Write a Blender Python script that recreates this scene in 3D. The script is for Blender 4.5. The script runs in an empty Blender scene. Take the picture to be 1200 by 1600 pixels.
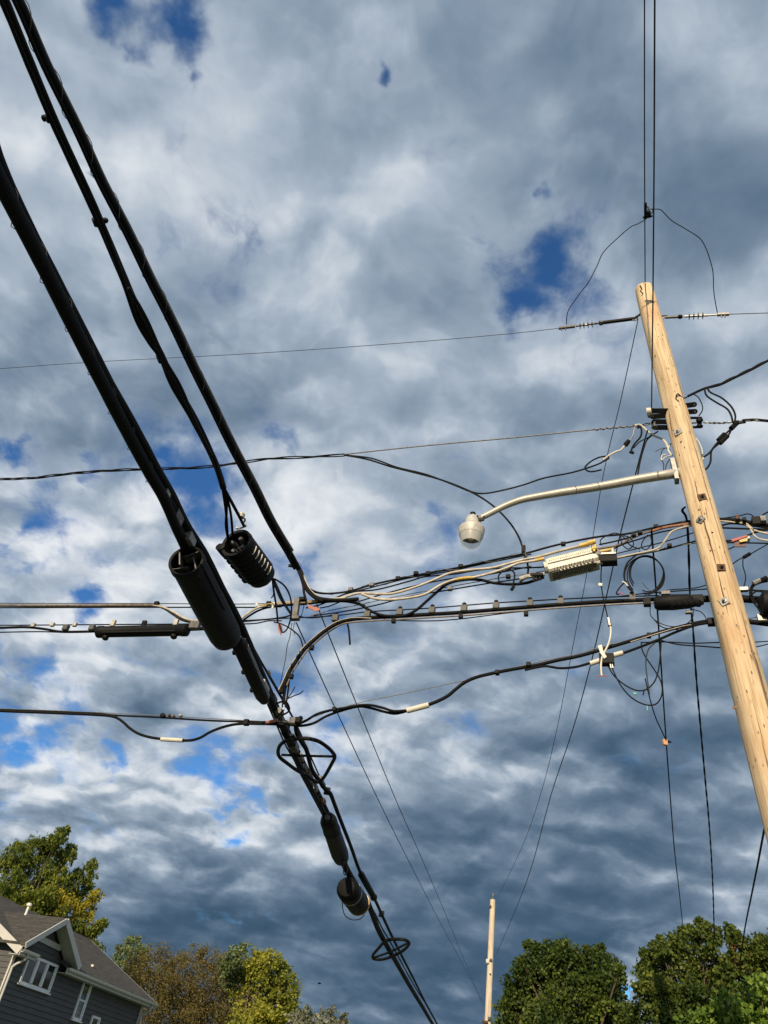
import bpy, bmesh, math, random
import numpy as np
from mathutils import Vector, Matrix
random.seed(7)
C = bpy.context.scene
COL = C.collection
EYE = 1.6
# ------------------------------------------------------------------ camera
FPX = 1202.0                                   # focal length in photo pixels (photo 1200 x 1600)
UP = Vector((255., 1450., -1202.)).normalized()    # world up seen in camera axes
FW = Vector((0, 0, -1))
YW = (FW - UP * FW.dot(UP)).normalized()
XW = YW.cross(UP)
ROT = Matrix((XW, YW, UP))                     # camera axes -> world axes
cam_d = bpy.data.cameras.new("camera"); cam = bpy.data.objects.new("camera", cam_d); COL.objects.link(cam)
cam.matrix_world = Matrix.Translation((0, 0, EYE)) @ ROT.to_4x4()
cam_d.sensor_fit = 'HORIZONTAL'; cam_d.sensor_width = 36.0; cam_d.lens = 36.0 * FPX / 1200.0
cam_d.clip_start = 0.05; cam_d.clip_end = 5000
C.camera = cam
C.render.resolution_x = 768; C.render.resolution_y = 1024
C.view_settings.view_transform = 'Standard'; C.view_settings.look = 'None'
C.view_settings.exposure = 0.0; C.view_settings.gamma = 1.0

def ray(x, y):
    return (ROT @ Vector((x - 600, 800 - y, -FPX))).normalized()
O = Vector((0, 0, EYE))
def Ph(x, y, h):                                # point at height h above the eye
    d = ray(x, y); return O + d * (h / d.z)
def Pd(x, y, D):                                # point at horizontal distance D
    d = ray(x, y); return O + d * (D / math.hypot(d.x, d.y))
def depth(p): return (ROT.transposed() @ (Vector(p) - O)).z * -1
def Pz(x, y, z):                                # point at camera depth z
    d = ray(x, y); return O + d * (z / (d.dot(ROT @ FW)))
def Pl(x, y, A, B):                             # point on the vertical plane through A and B
    n = Vector((-(B.y - A.y), B.x - A.x, 0)); d = ray(x, y)
    return O + d * (n.dot(A - O) / n.dot(d))

# ------------------------------------------------------------------ sun and sky
SUN_EL = math.radians(24); SUN_AZ = math.radians(200)      # azimuth clockwise from +Y: low, behind the camera
sd = Vector((math.sin(SUN_AZ) * math.cos(SUN_EL), math.cos(SUN_AZ) * math.cos(SUN_EL), math.sin(SUN_EL)))
sun_d = bpy.data.lights.new("sun", 'SUN'); sun = bpy.data.objects.new("sun", sun_d); COL.objects.link(sun)
sun.rotation_euler = sd.to_track_quat('Z', 'Y').to_euler()
sun_d.energy = 5.0; sun_d.angle = math.radians(0.5); sun_d.color = (1.0, 0.82, 0.58)

world = bpy.data.worlds.new("World"); C.world = world; world.use_nodes = True
NT = world.node_tree; NT.nodes.clear()
def N(t, **kw):
    n = NT.nodes.new(t)
    for k, v in kw.items(): setattr(n, k, v)
    return n
def setin(n, i, v):
    if isinstance(v, bpy.types.NodeSocket): NT.links.new(v, n.inputs[i])
    elif v is not None: n.inputs[i].default_value = v
def M(op, a, b=None, c=None, clamp=False):
    n = N('ShaderNodeMath', operation=op, use_clamp=clamp)
    setin(n, 0, a); setin(n, 1, b); setin(n, 2, c); return n.outputs[0]
def V(op, a, b=None, s=None):
    n = N('ShaderNodeVectorMath', operation=op); setin(n, 0, a); setin(n, 1, b)
    if s is not None: setin(n, 3, s)
    return n.outputs[1] if op in ('DISTANCE', 'DOT_PRODUCT', 'LENGTH') else n.outputs[0]
def noise(vec, scale, detail, rough, lac=2.0, col=False):
    n = N('ShaderNodeTexNoise'); n.noise_dimensions = '2D'
    setin(n, 'Vector', vec); setin(n, 'Scale', scale); setin(n, 'Detail', detail); setin(n, 'Roughness', rough); setin(n, 'Lacunarity', lac)
    return n.outputs[1] if col else n.outputs[0]
def sstep(v, lo, hi):
    n = N('ShaderNodeMapRange'); n.interpolation_type = 'SMOOTHSTEP'
    setin(n, 0, v); setin(n, 1, lo); setin(n, 2, hi); setin(n, 3, 0.0); setin(n, 4, 1.0); return n.outputs[0]
def mixc(f, a, b):
    n = N('ShaderNodeMix', data_type='RGBA'); setin(n, 0, f); setin(n, 6, a); setin(n, 7, b); return n.outputs[2]
tc = N('ShaderNodeTexCoord'); D = tc.outputs['Generated']
sep = N('ShaderNodeSeparateXYZ'); setin(sep, 0, D)
zz = M('ADD', M('MAXIMUM', sep.outputs[2], 0.0), 0.42)
comb = N('ShaderNodeCombineXYZ'); setin(comb, 0, M('DIVIDE', sep.outputs[0], zz)); setin(comb, 1, M('DIVIDE', sep.outputs[1], zz)); comb.inputs[2].default_value = 3.7
Q = comb.outputs[0]                              # cloud-layer coordinates
wq = V('SUBTRACT', noise(Q, 5.0, 4.0, 0.5, col=True), (0.5, 0.5, 0.5))
Qw = V('ADD', Q, V('SCALE', wq, None, 0.13))
# the direction used for the large masses is stirred by noise, so nothing is round
wd = V('SUBTRACT', noise(Q, 8.0, 5.0, 0.55, col=True), (0.5, 0.5, 0.5))
Dw = V('ADD', D, V('SCALE', wd, None, 0.15))
def field(blobs):
    acc = None
    for (x, y, r, w) in blobs:
        c = ray(x, y); s = r / FPX
        d = V('DISTANCE', Dw, tuple(c))
        e = M('EXPONENT', M('MULTIPLY', M('MULTIPLY', d, d), -1.0 / (s * s)))
        acc = M('MULTIPLY', e, w) if acc is None else M('MULTIPLY_ADD', e, w, acc)
    return acc
LIGHT = [(60,130,120,.42),(290,230,110,.6),(330,90,70,.3),(430,240,80,.3),(490,300,50,.35),(780,40,45,.5),(830,165,30,.45),
 (30,460,90,.2),(600,330,100,.2),(860,470,70,.45),(800,540,100,.3),(960,480,60,.4),(270,700,50,.3),(80,790,60,.4),
 (70,900,80,.6),(180,880,60,.4),(500,780,100,.45),(640,590,100,.2),(930,580,70,.2),(1160,640,55,.35),(600,900,70,.25),(50,1190,60,.45),
 (240,1220,60,.45),(330,1215,60,.35),(400,1300,60,.35),(900,1110,60,.2),(780,1335,45,.3),(150,1000,80,.3),(1100,30,70,.15),(1180,40,50,.3),(380,1085,40,.3),
 (600,1215,60,.3),(450,1340,50,.2),(180,1330,50,.15),(470,470,60,.15),(350,330,80,.3),(150,350,90,.15),(330,820,50,.35),(980,1540,18,.6),(60,1060,60,.3)]
DARK = [(1110,380,160,.3),(1130,200,120,.25),(900,260,110,.2),(450,430,110,.2),(60,640,110,.25),(980,720,110,.2),(1100,1000,150,.5),
 (850,1000,120,.2),(1000,1170,170,.36),(700,1180,110,.10),(300,1440,110,.6),(550,1520,150,1.0),(720,1480,130,.85),(170,1530,120,.8),(1080,1310,150,.4),
 (900,1350,120,.4),(560,720,80,.12),(350,150,60,.1),(620,120,100,.15),(200,600,80,.1),(640,1300,110,.22),(880,1460,110,.45),(420,1120,60,.12),
 (1020,880,90,.25),(560,1000,60,.12),(380,1400,100,.3),(1160,820,80,.2),(250,1120,50,.12),(860,700,70,.1),(60,1330,80,.2),(700,1030,60,.15)]
HOLES = [(180,40,36,.46),(285,20,40,.46),(283,100,20,.46),(590,148,20,.40),(690,230,50,.18),(855,405,56,.50),(800,462,40,.36),(822,310,18,.36),
 (265,688,26,.46),(450,690,44,.32),(300,765,52,.34),(60,835,46,.33),(110,752,30,.30),(145,925,28,.34),(172,285,14,.36),(700,952,36,.16),(720,805,34,.14),
 (20,1165,46,.40),(10,840,20,.2),(110,1130,40,.24),(350,1185,44,.32),(180,1205,30,.34),(405,1275,34,.42),(345,1268,24,.34),(345,870,34,.24),(520,1190,40,.3),(10,722,24,.36),(1090,1462,18,.45),(985,1545,12,.8),(470,850,30,.2),
 (20,1050,34,.26),(740,420,30,.2),(655,1120,20,.10),(430,1190,40,.26),(210,1020,30,.2),(640,700,30,.2),(200,950,330,.08),(350,720,250,.05),(650,900,300,.035),(620,1250,60,-.2),(300,1020,90,-.1)]
fl = field(LIGHT); fk = field(DARK); fh = field(HOLES)
def voro(vec, scale):
    n = N('ShaderNodeTexVoronoi'); n.feature = 'SMOOTH_F1'; n.voronoi_dimensions = '2D'; setin(n, 'Vector', vec); setin(n, 'Scale', scale); setin(n, 'Smoothness', 0.6); setin(n, 'Detail', 1.0); setin(n, 'Roughness', 0.45)
    return n.outputs[0]
comb2 = N('ShaderNodeCombineXYZ'); z2 = M('ADD', M('MAXIMUM', sep.outputs[2], 0.0), 0.27)
setin(comb2, 0, M('DIVIDE', sep.outputs[0], z2)); setin(comb2, 1, M('DIVIDE', sep.outputs[1], z2))
w2 = V('SUBTRACT', noise(comb2.outputs[0], 5.5, 4.0, 0.55, col=True), (0.5, 0.5, 0.5))
Q2 = V('ADD', comb2.outputs[0], V('SCALE', w2, None, 0.12))
low = M('SUBTRACT', 1.0, sstep(sep.outputs[2], 0.42, 0.86))      # small puffs gather towards the horizon
wp = M('MULTIPLY_ADD', low, 0.62, 0.30)
def height(va, vb):
    big = M('MULTIPLY_ADD', noise(va, 3.6, 5.0, 0.48), 0.75, 0.4)
    puff = M('SUBTRACT', M('MULTIPLY', noise(vb, 5.0, 9.0, 0.55), 0.72), M('MULTIPLY', voro(vb, 5.4), 0.56))
    return M('MULTIPLY_ADD', puff, wp, big)
h0 = height(Qw, Q2)
h1 = height(V('ADD', Qw, (sd.x * 0.045, sd.y * 0.045, 0.0)), V('ADD', Q2, (sd.x * 0.034, sd.y * 0.034, 0.0)))
relief = M('SUBTRACT', h0, h1)             # cloud flanks turned to the sun
relief = M('ADD', M('MULTIPLY', M('MAXIMUM', relief, 0.0), 1.45), M('MULTIPLY', M('MINIMUM', relief, 0.0), 0.75))
n_mid = noise(V('ADD', Q2, (5.1, 2.2, 0)), 6.5, 9.0, 0.60)
n_var = noise(V('ADD', Q, (9.3, 1.2, 4.0)), 2.6, 3.0, 0.5)
cover = M('ADD', M('MULTIPLY_ADD', n_mid, 0.95, -0.02), M('MULTIPLY_ADD', h0, 0.30, -0.08))
cover = M('SUBTRACT', cover, fh)
cover = M('ADD', cover, M('MULTIPLY', fk, 0.08))
mask = sstep(cover, 0.10, 0.53)
b = M('MULTIPLY_ADD', M('SUBTRACT', h0, 0.80), 0.36, 0.545)
calm = M('SUBTRACT', 1.0, M('MULTIPLY', fk, 0.9), clamp=True)
b = M('MULTIPLY_ADD', M('MULTIPLY', relief, M('MULTIPLY_ADD', calm, 0.76, 0.30)), 1.12, b)
b = M('MULTIPLY_ADD', M('SUBTRACT', n_var, 0.5), 0.30, b)
b = M('MULTIPLY_ADD', fl, 0.30, b)
b = M('MULTIPLY_ADD', fk, -0.32, b)
rim = M('SUBTRACT', sstep(cover, 0.26, 0.42), sstep(cover, 0.42, 0.66))
b = M('MULTIPLY_ADD', rim, 0.07, b)
ramp = N('ShaderNodeValToRGB'); setin(ramp, 0, b)
cr = ramp.color_ramp; cr.interpolation = 'B_SPLINE'
K = 10.0
stops = [(0.0, (.036, .080, .135)), (0.2, (.072, .130, .205)), (0.4, (.170, .240, .330)), (0.58, (.320, .400, .500)), (0.76, (.55, .615, .69)), (1.0, (.86, .885, .91))]
while len(cr.elements) < len(stops): cr.elements.new(0.5)
for e, (p, c) in zip(cr.elements, stops): e.position = p; e.color = (*c, 1)
cloud = V('SCALE', ramp.outputs[0], None, K)
sky = N('ShaderNodeTexSky'); sky.sky_type = 'NISHITA'; sky.sun_disc = False
sky.sun_elevation = SUN_EL; sky.sun_rotation = SUN_AZ; sky.air_density = 1.0; sky.dust_density = 0.4; sky.ozone_density = 2.0
skyc = V('MULTIPLY', sky.outputs[0], (0.50, 0.98, 1.45))
final = mixc(mask, skyc, cloud)
bg = N('ShaderNodeBackground'); setin(bg, 0, final); bg.inputs[1].default_value = 0.1
out = N('ShaderNodeOutputWorld'); NT.links.new(bg.outputs[0], out.inputs[0])
world.cycles.sampling_method = 'MANUAL'; world.cycles.sample_map_resolution = 512

# ------------------------------------------------------------------ materials
def mat(name, col, rough=0.6, metal=0.0, var=0.12, scale=8.0, bump=0.0, spec=0.5, bscale=None):
    m = bpy.data.materials.new(name); m.use_nodes = True; t = m.node_tree; b = t.nodes['Principled BSDF']
    b.inputs['Roughness'].default_value = rough; b.inputs['Metallic'].default_value = metal
    b.inputs['Specular IOR Level'].default_value = spec
    tcn = t.nodes.new('ShaderNodeTexCoord'); nz = t.nodes.new('ShaderNodeTexNoise'); nz.inputs['Scale'].default_value = scale; nz.inputs['Detail'].default_value = 6
    t.links.new(tcn.outputs['Object'], nz.inputs['Vector'])
    r = t.nodes.new('ShaderNodeValToRGB'); r.color_ramp.elements[0].position = 0.3; r.color_ramp.elements[1].position = 0.7
    r.color_ramp.elements[0].color = (*[c * (1 - var) for c in col], 1); r.color_ramp.elements[1].color = (*[min(1, c * (1 + var)) for c in col], 1)
    t.links.new(nz.outputs[0], r.inputs[0]); t.links.new(r.outputs[0], b.inputs['Base Color'])
    if bump:
        n2 = t.nodes.new('ShaderNodeTexNoise'); n2.inputs['Scale'].default_value = bscale or scale * 4; t.links.new(tcn.outputs['Object'], n2.inputs['Vector'])
        bp = t.nodes.new('ShaderNodeBump'); bp.inputs['Strength'].default_value = bump; bp.inputs['Distance'].default_value = 0.01
        t.links.new(n2.outputs[0], bp.inputs['Height']); t.links.new(bp.outputs[0], b.inputs['Normal'])
    return m
BLK = mat('black_sheath', (.0055, .0055, .006), 0.68, var=.4, scale=25, bump=.3, spec=.16)
BLK2 = mat('black_plastic', (.0065, .0065, .007), 0.6, var=.3, scale=12, bump=.2, spec=.18)
KNOT = mat('knot_wood', (.22, .13, .065), .85, var=.5, scale=60, bump=.4)
WIR = mat('aged_aluminium_wire', (.15, .145, .135), 0.6, .2, var=.5, scale=30)
DRK = mat('dark_wire', (.022, .021, .02), 0.55, var=.3, spec=.3)
WHT = mat('bare_jacket', (.50, .45, .37), 0.4, var=.25, scale=14, spec=.5)
TAN = mat('weathered_jacket', (.16, .13, .10), 0.45, var=.5, scale=20)
STL = mat('galvanised_steel', (.27, .265, .25), 0.45, .6, var=.25, scale=20)
STLD = mat('dull_steel', (.13, .125, .12), 0.55, .4, var=.4, scale=20)
RUST = mat('rusted_iron', (.10, .055, .035), 0.8, .1, var=.4, scale=40, bump=.4)
ALU = mat('cast_aluminium', (.44, .41, .35), 0.55, .3, var=.3, scale=25, bump=.3)
YEL = mat('yellow_connector', (.62, .42, .10), 0.5, var=.2)
RED = mat('red_tag', (.42, .07, .05), 0.55, var=.2)
ORG = mat('faded_orange_tag', (.36, .13, .09), 0.6, var=.2)
CRM = mat('cream_sleeve', (.60, .57, .49), 0.5, var=.12)
LWH = mat('weathered_white_paint', (.50, .49, .45), 0.5, .1, var=.2, scale=30)
GRY = mat('grey_paint', (.42, .40, .36), 0.45, .2, var=.12, scale=10)
POR = mat('insulator_polymer', (.12, .12, .13), 0.35, var=.2)
TEAL = mat('teal_tape', (.10, .42, .40), 0.5)
PNK = mat('pink_wire', (.45, .08, .22), 0.5)
def wood(name, a, bcol, dark):
    m = bpy.data.materials.new(name); m.use_nodes = True; t = m.node_tree; L = t.links.new; b = t.nodes['Principled BSDF']
    b.inputs['Roughness'].default_value = .8; b.inputs['Specular IOR Level'].default_value = .2
    tcn = t.nodes.new('ShaderNodeTexCoord')
    def mp(s):
        q = t.nodes.new('ShaderNodeMapping'); q.inputs['Scale'].default_value = s; L(tcn.outputs['Object'], q.inputs['Vector']); return q.outputs[0]
    def nz(v, sc, de=6, ro=.6):
        q = t.nodes.new('ShaderNodeTexNoise'); q.inputs['Scale'].default_value = sc; q.inputs['Detail'].default_value = de; q.inputs['Roughness'].default_value = ro; L(v, q.inputs['Vector']); return q.outputs[0]
    def rp(v, p0, c0, p1, c1):
        q = t.nodes.new('ShaderNodeValToRGB'); e = q.color_ramp.elements; e[0].position = p0; e[0].color = (*c0, 1); e[1].position = p1; e[1].color = (*c1, 1); L(v, q.inputs[0]); return q.outputs[0]
    def mx(f, c1, c2, bt='MIX'):
        q = t.nodes.new('ShaderNodeMix'); q.data_type = 'RGBA'; q.blend_type = bt
        if isinstance(f, float): q.inputs[0].default_value = f
        else: L(f, q.inputs[0])
        L(c1, q.inputs[6])
        if isinstance(c2, tuple): q.inputs[7].default_value = (*c2, 1)
        else: L(c2, q.inputs[7])
        return q.outputs[2]
    base = rp(nz(mp((1, 1, .22)), 3.2, 5, .6), .35, a, .65, bcol)
    grain = nz(mp((1, 1, .035)), 45, 8, .65)
    c = mx(.75, base, rp(grain, .36, (.58, .50, .42), .58, (1, 1, 1)), 'MULTIPLY')
    ck = nz(mp((1, 1, .022)), 13, 5, .62)                                  # long drying checks
    c = mx(rp(ck,   .335, (.85,) * 3, .365, (0, 0, 0)), c, dark)
    vo = t.nodes.new('ShaderNodeTexVoronoi'); vo.inputs['Scale'].default_value = 4.0; L(mp((2.2, 2.2, .75)), vo.inputs['Vector'])   # knots
    c = mx(rp(vo.outputs['Distance'], .03, (.8,) * 3, .16, (0, 0, 0)), c, tuple(x * 2.2 for x in dark))
    v2 = t.nodes.new('ShaderNodeTexVoronoi'); v2.inputs['Scale'].default_value = 20; L(mp((1, 1, .32)), v2.inputs['Vector'])        # gaff nicks
    c = mx(rp(v2.outputs['Distance'], .11, (.9,) * 3, .16, (0, 0, 0)), c, dark)
    stain = nz(mp((1, 1, .5)), 1.4, 4, .6)
    c = mx(rp(stain, .48, (0, 0, 0), .68, (.6,) * 3), c, (a[0] * .85, a[1] * .62, a[2] * .48))
    L(c, b.inputs['Base Color'])
    bp = t.nodes.new('ShaderNodeBump'); bp.inputs['Strength'].default_value = .55; bp.inputs['Distance'].default_value = .008; L(grain, bp.inputs['Height']); L(bp.outputs[0], b.inputs['Normal'])
    return m
WOOD = wood('bare_pole_wood', (.60, .46, .29), (.82, .67, .46), (.09, .05, .03))
WOOD2 = wood('pale_pole_wood', (.62, .55, .43), (.74, .68, .56), (.2, .14, .09))
GLS = bpy.data.materials.new('lamp_refractor'); GLS.use_nodes = True
g = GLS.node_tree.nodes['Principled BSDF']; g.inputs['Base Color'].default_value = (.86, .87, .84, 1); g.inputs['Roughness'].default_value = .35
g.inputs['Alpha'].default_value = .30
wv = GLS.node_tree.nodes.new('ShaderNodeTexNoise'); wv.inputs['Scale'].default_value = 60
bpn = GLS.node_tree.nodes.new('ShaderNodeBump'); bpn.inputs['Strength'].default_value = .4; GLS.node_tree.links.new(wv.outputs[0], bpn.inputs['Height']); GLS.node_tree.links.new(bpn.outputs[0], g.inputs['Normal'])
PANE = bpy.data.materials.new('window_glass'); PANE.use_nodes = True
g = PANE.node_tree.nodes['Principled BSDF']; g.inputs['Base Color'].default_value = (.02, .025, .028, 1); g.inputs['Roughness'].default_value = .06; g.inputs['Specular IOR Level'].default_value = .6

# ------------------------------------------------------------------ mesh helpers
class MB:
    def __init__(s): s.v = []; s.f = []
    def add(s, vs, fs):
        k = len(s.v); s.v += [Vector(v) for v in vs]; s.f += [tuple(i + k for i in f) for f in fs]; return s
    def box(s, c, size, ax=None):
        X, Y, Z = ax or (Vector((1, 0, 0)), Vector((0, 1, 0)), Vector((0, 0, 1))); c = Vector(c)
        vs = [c + X * (size[0] / 2 * i) + Y * (size[1] / 2 * j) + Z * (size[2] / 2 * k) for k in (-1, 1) for j in (-1, 1) for i in (-1, 1)]
        return s.add(vs, [(0, 2, 3, 1), (4, 5, 7, 6), (0, 1, 5, 4), (2, 6, 7, 3), (0, 4, 6, 2), (1, 3, 7, 5)])
    def bbox(s, c, size, ax=None, bv=0.1):              # box with chamfered long edges (octagonal section along the first axis)
        X, Y, Z = ax or (Vector((1, 0, 0)), Vector((0, 1, 0)), Vector((0, 0, 1))); c = Vector(c)
        a, bb, h = size[1] / 2, size[2] / 2, size[0] / 2; q = min(a, bb) * bv * 2
        pr = [(a, bb - q), (a - q, bb), (-a + q, bb), (-a, bb - q), (-a, -bb + q), (-a + q, -bb), (a - q, -bb), (a, -bb + q)]
        vs = [c + X * (h * t) + Y * (p[0] * (1 if abs(t) < 1 else .93)) + Z * (p[1] * (1 if abs(t) < 1 else .93)) for t in (-1, -.96, .96, 1) for p in pr]
        fs = [tuple(range(8))[::-1], tuple(range(24, 32))]
        for r in range(3):
            for i in range(8): j = (i + 1) % 8; fs.append((r * 8 + i, r * 8 + j, r * 8 + 8 + j, r * 8 + 8 + i))
        return s.add(vs, fs)
    def tube(s, pts, r, n=8, caps=True, closed=False):
        pts = [Vector(p) for p in pts]; m = len(pts)
        if m < 2: return s
        rs = r if isinstance(r, (list, tuple)) else [r] * m
        tang = []
        for i in range(m):
            a = pts[i - 1] if (i > 0 or closed) else pts[i]; bq = pts[(i + 1) % m] if (i < m - 1 or closed) else pts[i]
            t = bq - a; tang.append(t.normalized() if t.length > 1e-9 else Vector((0, 0, 1)))
        u = tang[0].orthogonal().normalized(); k = len(s.v)
        for i in range(m):
            t = tang[i]; u = (u - t * u.dot(t)); u = u.normalized() if u.length > 1e-6 else t.orthogonal().normalized()
            w = t.cross(u)
            for j in range(n):
                an = 2 * math.pi * j / n; s.v.append(pts[i] + (u * math.cos(an) + w * math.sin(an)) * rs[i])
        for i in range(m if closed else m - 1):
            i2 = (i + 1) % m
            for j in range(n):
                j2 = (j + 1) % n; s.f.append((k + i * n + j, k + i * n + j2, k + i2 * n + j2, k + i2 * n + j))
        if caps and not closed:
            s.f.append(tuple(k + j for j in range(n))[::-1]); s.f.append(tuple(k + (m - 1) * n + j for j in range(n)))
        return s
    def lathe(s, p, axis, prof, n=20, caps=True):
        p = Vector(p); a = Vector(axis).normalized(); u = a.orthogonal().normalized(); w = a.cross(u); k = len(s.v); m = len(prof)
        for (t, r) in prof:
            for j in range(n):
                an = 2 * math.pi * j / n; s.v.append(p + a * t + (u * math.cos(an) + w * math.sin(an)) * max(r, 1e-4))
        for i in range(m - 1):
            for j in range(n):
                j2 = (j + 1) % n; s.f.append((k + i * n + j, k + i * n + j2, k + (i + 1) * n + j2, k + (i + 1) * n + j))
        if caps: s.f.append(tuple(k + j for j in range(n))[::-1]); s.f.append(tuple(k + (m - 1) * n + j for j in range(n)))
        return s
    def build(s, name, m, parent=None, smooth=True, origin=None, sharp=40):
        me = bpy.data.meshes.new(name)
        base = Vector(parent['_w']) if parent is not None else (Vector(origin) if origin is not None else (s.v[0].copy() if s.v else Vector()))
        me.from_pydata([tuple(v - base) for v in s.v], [], s.f); me.update()
        if smooth:
            me.polygons.foreach_set('use_smooth', [True] * len(me.polygons))
            try: me.set_sharp_from_angle(angle=math.radians(sharp))
            except Exception: pass
        me.materials.append(m)
        o = bpy.data.objects.new(name, me); COL.objects.link(o)
        if parent is not None: o.parent = parent
        else: o.location = base
        o['_w'] = tuple(base)
        return o
def tag(o, label, cat, group=None):
    o['label'] = label; o['category'] = cat
    if group: o['group'] = group
    return o
def thing(name, label, cat, loc, group=None):
    o = bpy.data.objects.new(name, None); COL.objects.link(o); o.location = loc; o.empty_display_size = .1; o['_w'] = tuple(loc)
    return tag(o, label, cat, group)
def smooth(pts, k=6, closed=False):
    pts = [Vector(p) for p in pts]; n = len(pts)
    if n < 3: return pts
    o = []
    for i in range(n if closed else n - 1):
        if closed: p0, p1, p2, p3 = pts[i - 1], pts[i], pts[(i + 1) % n], pts[(i + 2) % n]
        else: p0, p1, p2, p3 = pts[max(i - 1, 0)], pts[i], pts[i + 1], pts[min(i + 2, n - 1)]
        for j in range(k):
            t = j / k; o.append(.5 * ((2 * p1) + (p2 - p0) * t + (2 * p0 - 5 * p1 + 4 * p2 - p3) * t * t + (-p0 + 3 * p1 - 3 * p2 + p3) * t ** 3))
    if not closed: o.append(pts[-1])
    return o
def rpx(w, p): return w / 2 * depth(p) / FPX            # radius in metres of something w photo pixels wide at p
def cable(parent, name, pts, m, w=None, r=None, n=8, k=6, closed=False, lump=0.0):
    if r is None: r = rpx(w, pts[len(pts) // 2])
    sp = smooth(pts, k, closed)
    rr = [r * (1 + lump * math.sin(i * 1.7) * math.sin(i * .53 + 1)) for i in range(len(sp))] if lump else r
    return MB().tube(sp, rr, n, closed=closed).build(name, m, parent)
def helix(pts, rad, pitch, ph=0.0, k=10):
    sp = smooth(pts, k); out = []; s = 0
    res = []
    for i in range(len(sp) - 1):                        # resample finely
        a, c = sp[i], sp[i + 1]; L = (c - a).length; q = max(1, int(L / (pitch / 9)))
        for j in range(q): res.append(a.lerp(c, j / q))
    res.append(sp[-1]); u = None
    for i in range(len(res)):
        t = (res[min(i + 1, len(res) - 1)] - res[max(i - 1, 0)]).normalized()
        u = t.orthogonal().normalized() if u is None else (u - t * u.dot(t)).normalized()
        w = t.cross(u); an = 2 * math.pi * s / pitch + ph
        out.append(res[i] + (u * math.cos(an) + w * math.sin(an)) * rad)
        if i < len(res) - 1: s += (res[i + 1] - res[i]).length
    return out
def spiral(parent, name, pts, rad, pitch, r, m, ph=0.0, n=5):
    return MB().tube(helix(pts, rad, pitch, ph), r, n).build(name, m, parent)
def twisted(parent, name, pts, r, m, strands=2, pitch=.5, gap=1.0):
    b = MB()
    for q in range(strands): b.tube(helix(pts, r * gap, pitch * random.uniform(.95, 1.05), 2 * math.pi * q / strands), r, 6)
    return b.build(name, m, parent)
def interp(px, z0, z1):                                 # straight runs: 1/depth is linear along the picture
    L = [0]
    for a, c in zip(px, px[1:]): L.append(L[-1] + math.hypot(a[0] - c[0], a[1] - c[1]))
    return [Pz(p[0], p[1], 1 / ((1 - l / L[-1]) / z0 + (l / L[-1]) / z1)) for p, l in zip(px, L)]

# ------------------------------------------------------------------ ground and road
def noise_mat(name, cols, scale, rough=.95): 
    m = mat(name, cols[0], rough, var=.3, scale=scale, bump=.4); return m
GRASS = mat('lawn', (.055, .085, .025), .95, var=.4, scale=.8, bump=.5, bscale=30)
ASPH = mat('asphalt', (.05, .05, .052), .9, var=.2, scale=3, bump=.4, bscale=80)
CONC = mat('concrete_path', (.34, .32, .29), .85, var=.15, scale=4)
LINE = mat('road_line_paint', (.62, .48, .10), .7, var=.15, scale=6)
def sheet(name, p, L, Wd, ang, z, m, h=None):
    X = Vector((math.cos(ang), math.sin(ang), 0)); Y = Vector((-math.sin(ang), math.cos(ang), 0))
    b = MB()
    if h: b.box(Vector((p[0], p[1], z - h / 2)), (L, Wd, h), (X, Y, Vector((0, 0, 1))))
    else:
        c = Vector((p[0], p[1], z)); b.add([c - X * L / 2 - Y * Wd / 2, c + X * L / 2 - Y * Wd / 2, c + X * L / 2 + Y * Wd / 2, c - X * L / 2 + Y * Wd / 2], [(0, 1, 2, 3)])
    o = b.build(name, m, origin=(p[0], p[1], z), smooth=False); o['kind'] = 'structure'; return o
sheet('ground', (0, 300), 2600, 2600, 0, 0, GRASS)
RA = math.radians(90 - 14)                              # the road runs away to the right of the heavy cable line
sheet('road', (5.0 + 14 * math.sin(math.radians(14)), 30), 260, 6.6, RA, .004, ASPH)
sheet('road_marking', (5.0 + 14 * math.sin(math.radians(14)), 30), 260, .12, RA, .008, LINE)
sheet('pavement', (.8 + 14 * math.sin(math.radians(14)) , 31), 260, 1.3, RA, .12, CONC, .12)

# ------------------------------------------------------------------ near utility pole
PT = Pd(1006, 452, 7.8); PB = Pd(1203, 1201, 7.8)
axis = (PT - PB).normalized()
GB = PB - axis * (PB.z / axis.z)                       # where the pole meets the ground
def polep(z): return GB + axis * (z / axis.z)
r_top = rpx(27.5, PT); r_low = rpx(57, PB)
def pole_r(z): return r_low + (r_top - r_low) * (z - PB.z) / (PT.z - PB.z)
def facing(p):                                          # axes of a plate laid on the pole side that faces the camera
    f = (O - p); f -= axis * f.dot(axis); f.normalize(); return f
pole = thing('utility_pole', 'tall bare tan wood pole leaning at the right, carrying the street light and cables', 'utility pole', GB)
b = MB(); rings = []
nr = 60; nseg = 40; L = (PT - GB).length
u0 = axis.orthogonal().normalized(); w0 = axis.cross(u0)
rnd = random.Random(3)
lob = [(rnd.uniform(0, 6.28), rnd.uniform(.004, .012), rnd.randint(2, 5), rnd.uniform(.3, 1.2)) for _ in range(5)]
for i in range(nr + 1):
    t = i / nr * L; c = GB + axis * t; R_ = pole_r(c.z)
    if i == nr: R_ *= .93
    for j in range(nseg):
        an = 2 * math.pi * j / nseg; rr = R_
        for ph, am, kk, fz in lob: rr += R_ * am * 2 * math.sin(kk * an + ph + fz * t)
        rings.append(c + (u0 * math.cos(an) + w0 * math.sin(an)) * rr)
fs = [(i * nseg + j, i * nseg + (j + 1) % nseg, (i + 1) * nseg + (j + 1) % nseg, (i + 1) * nseg + j) for i in range(nr) for j in range(nseg)]
fs.append(tuple(nr * nseg + j for j in range(nseg)))
b.add(rings, fs)
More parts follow.
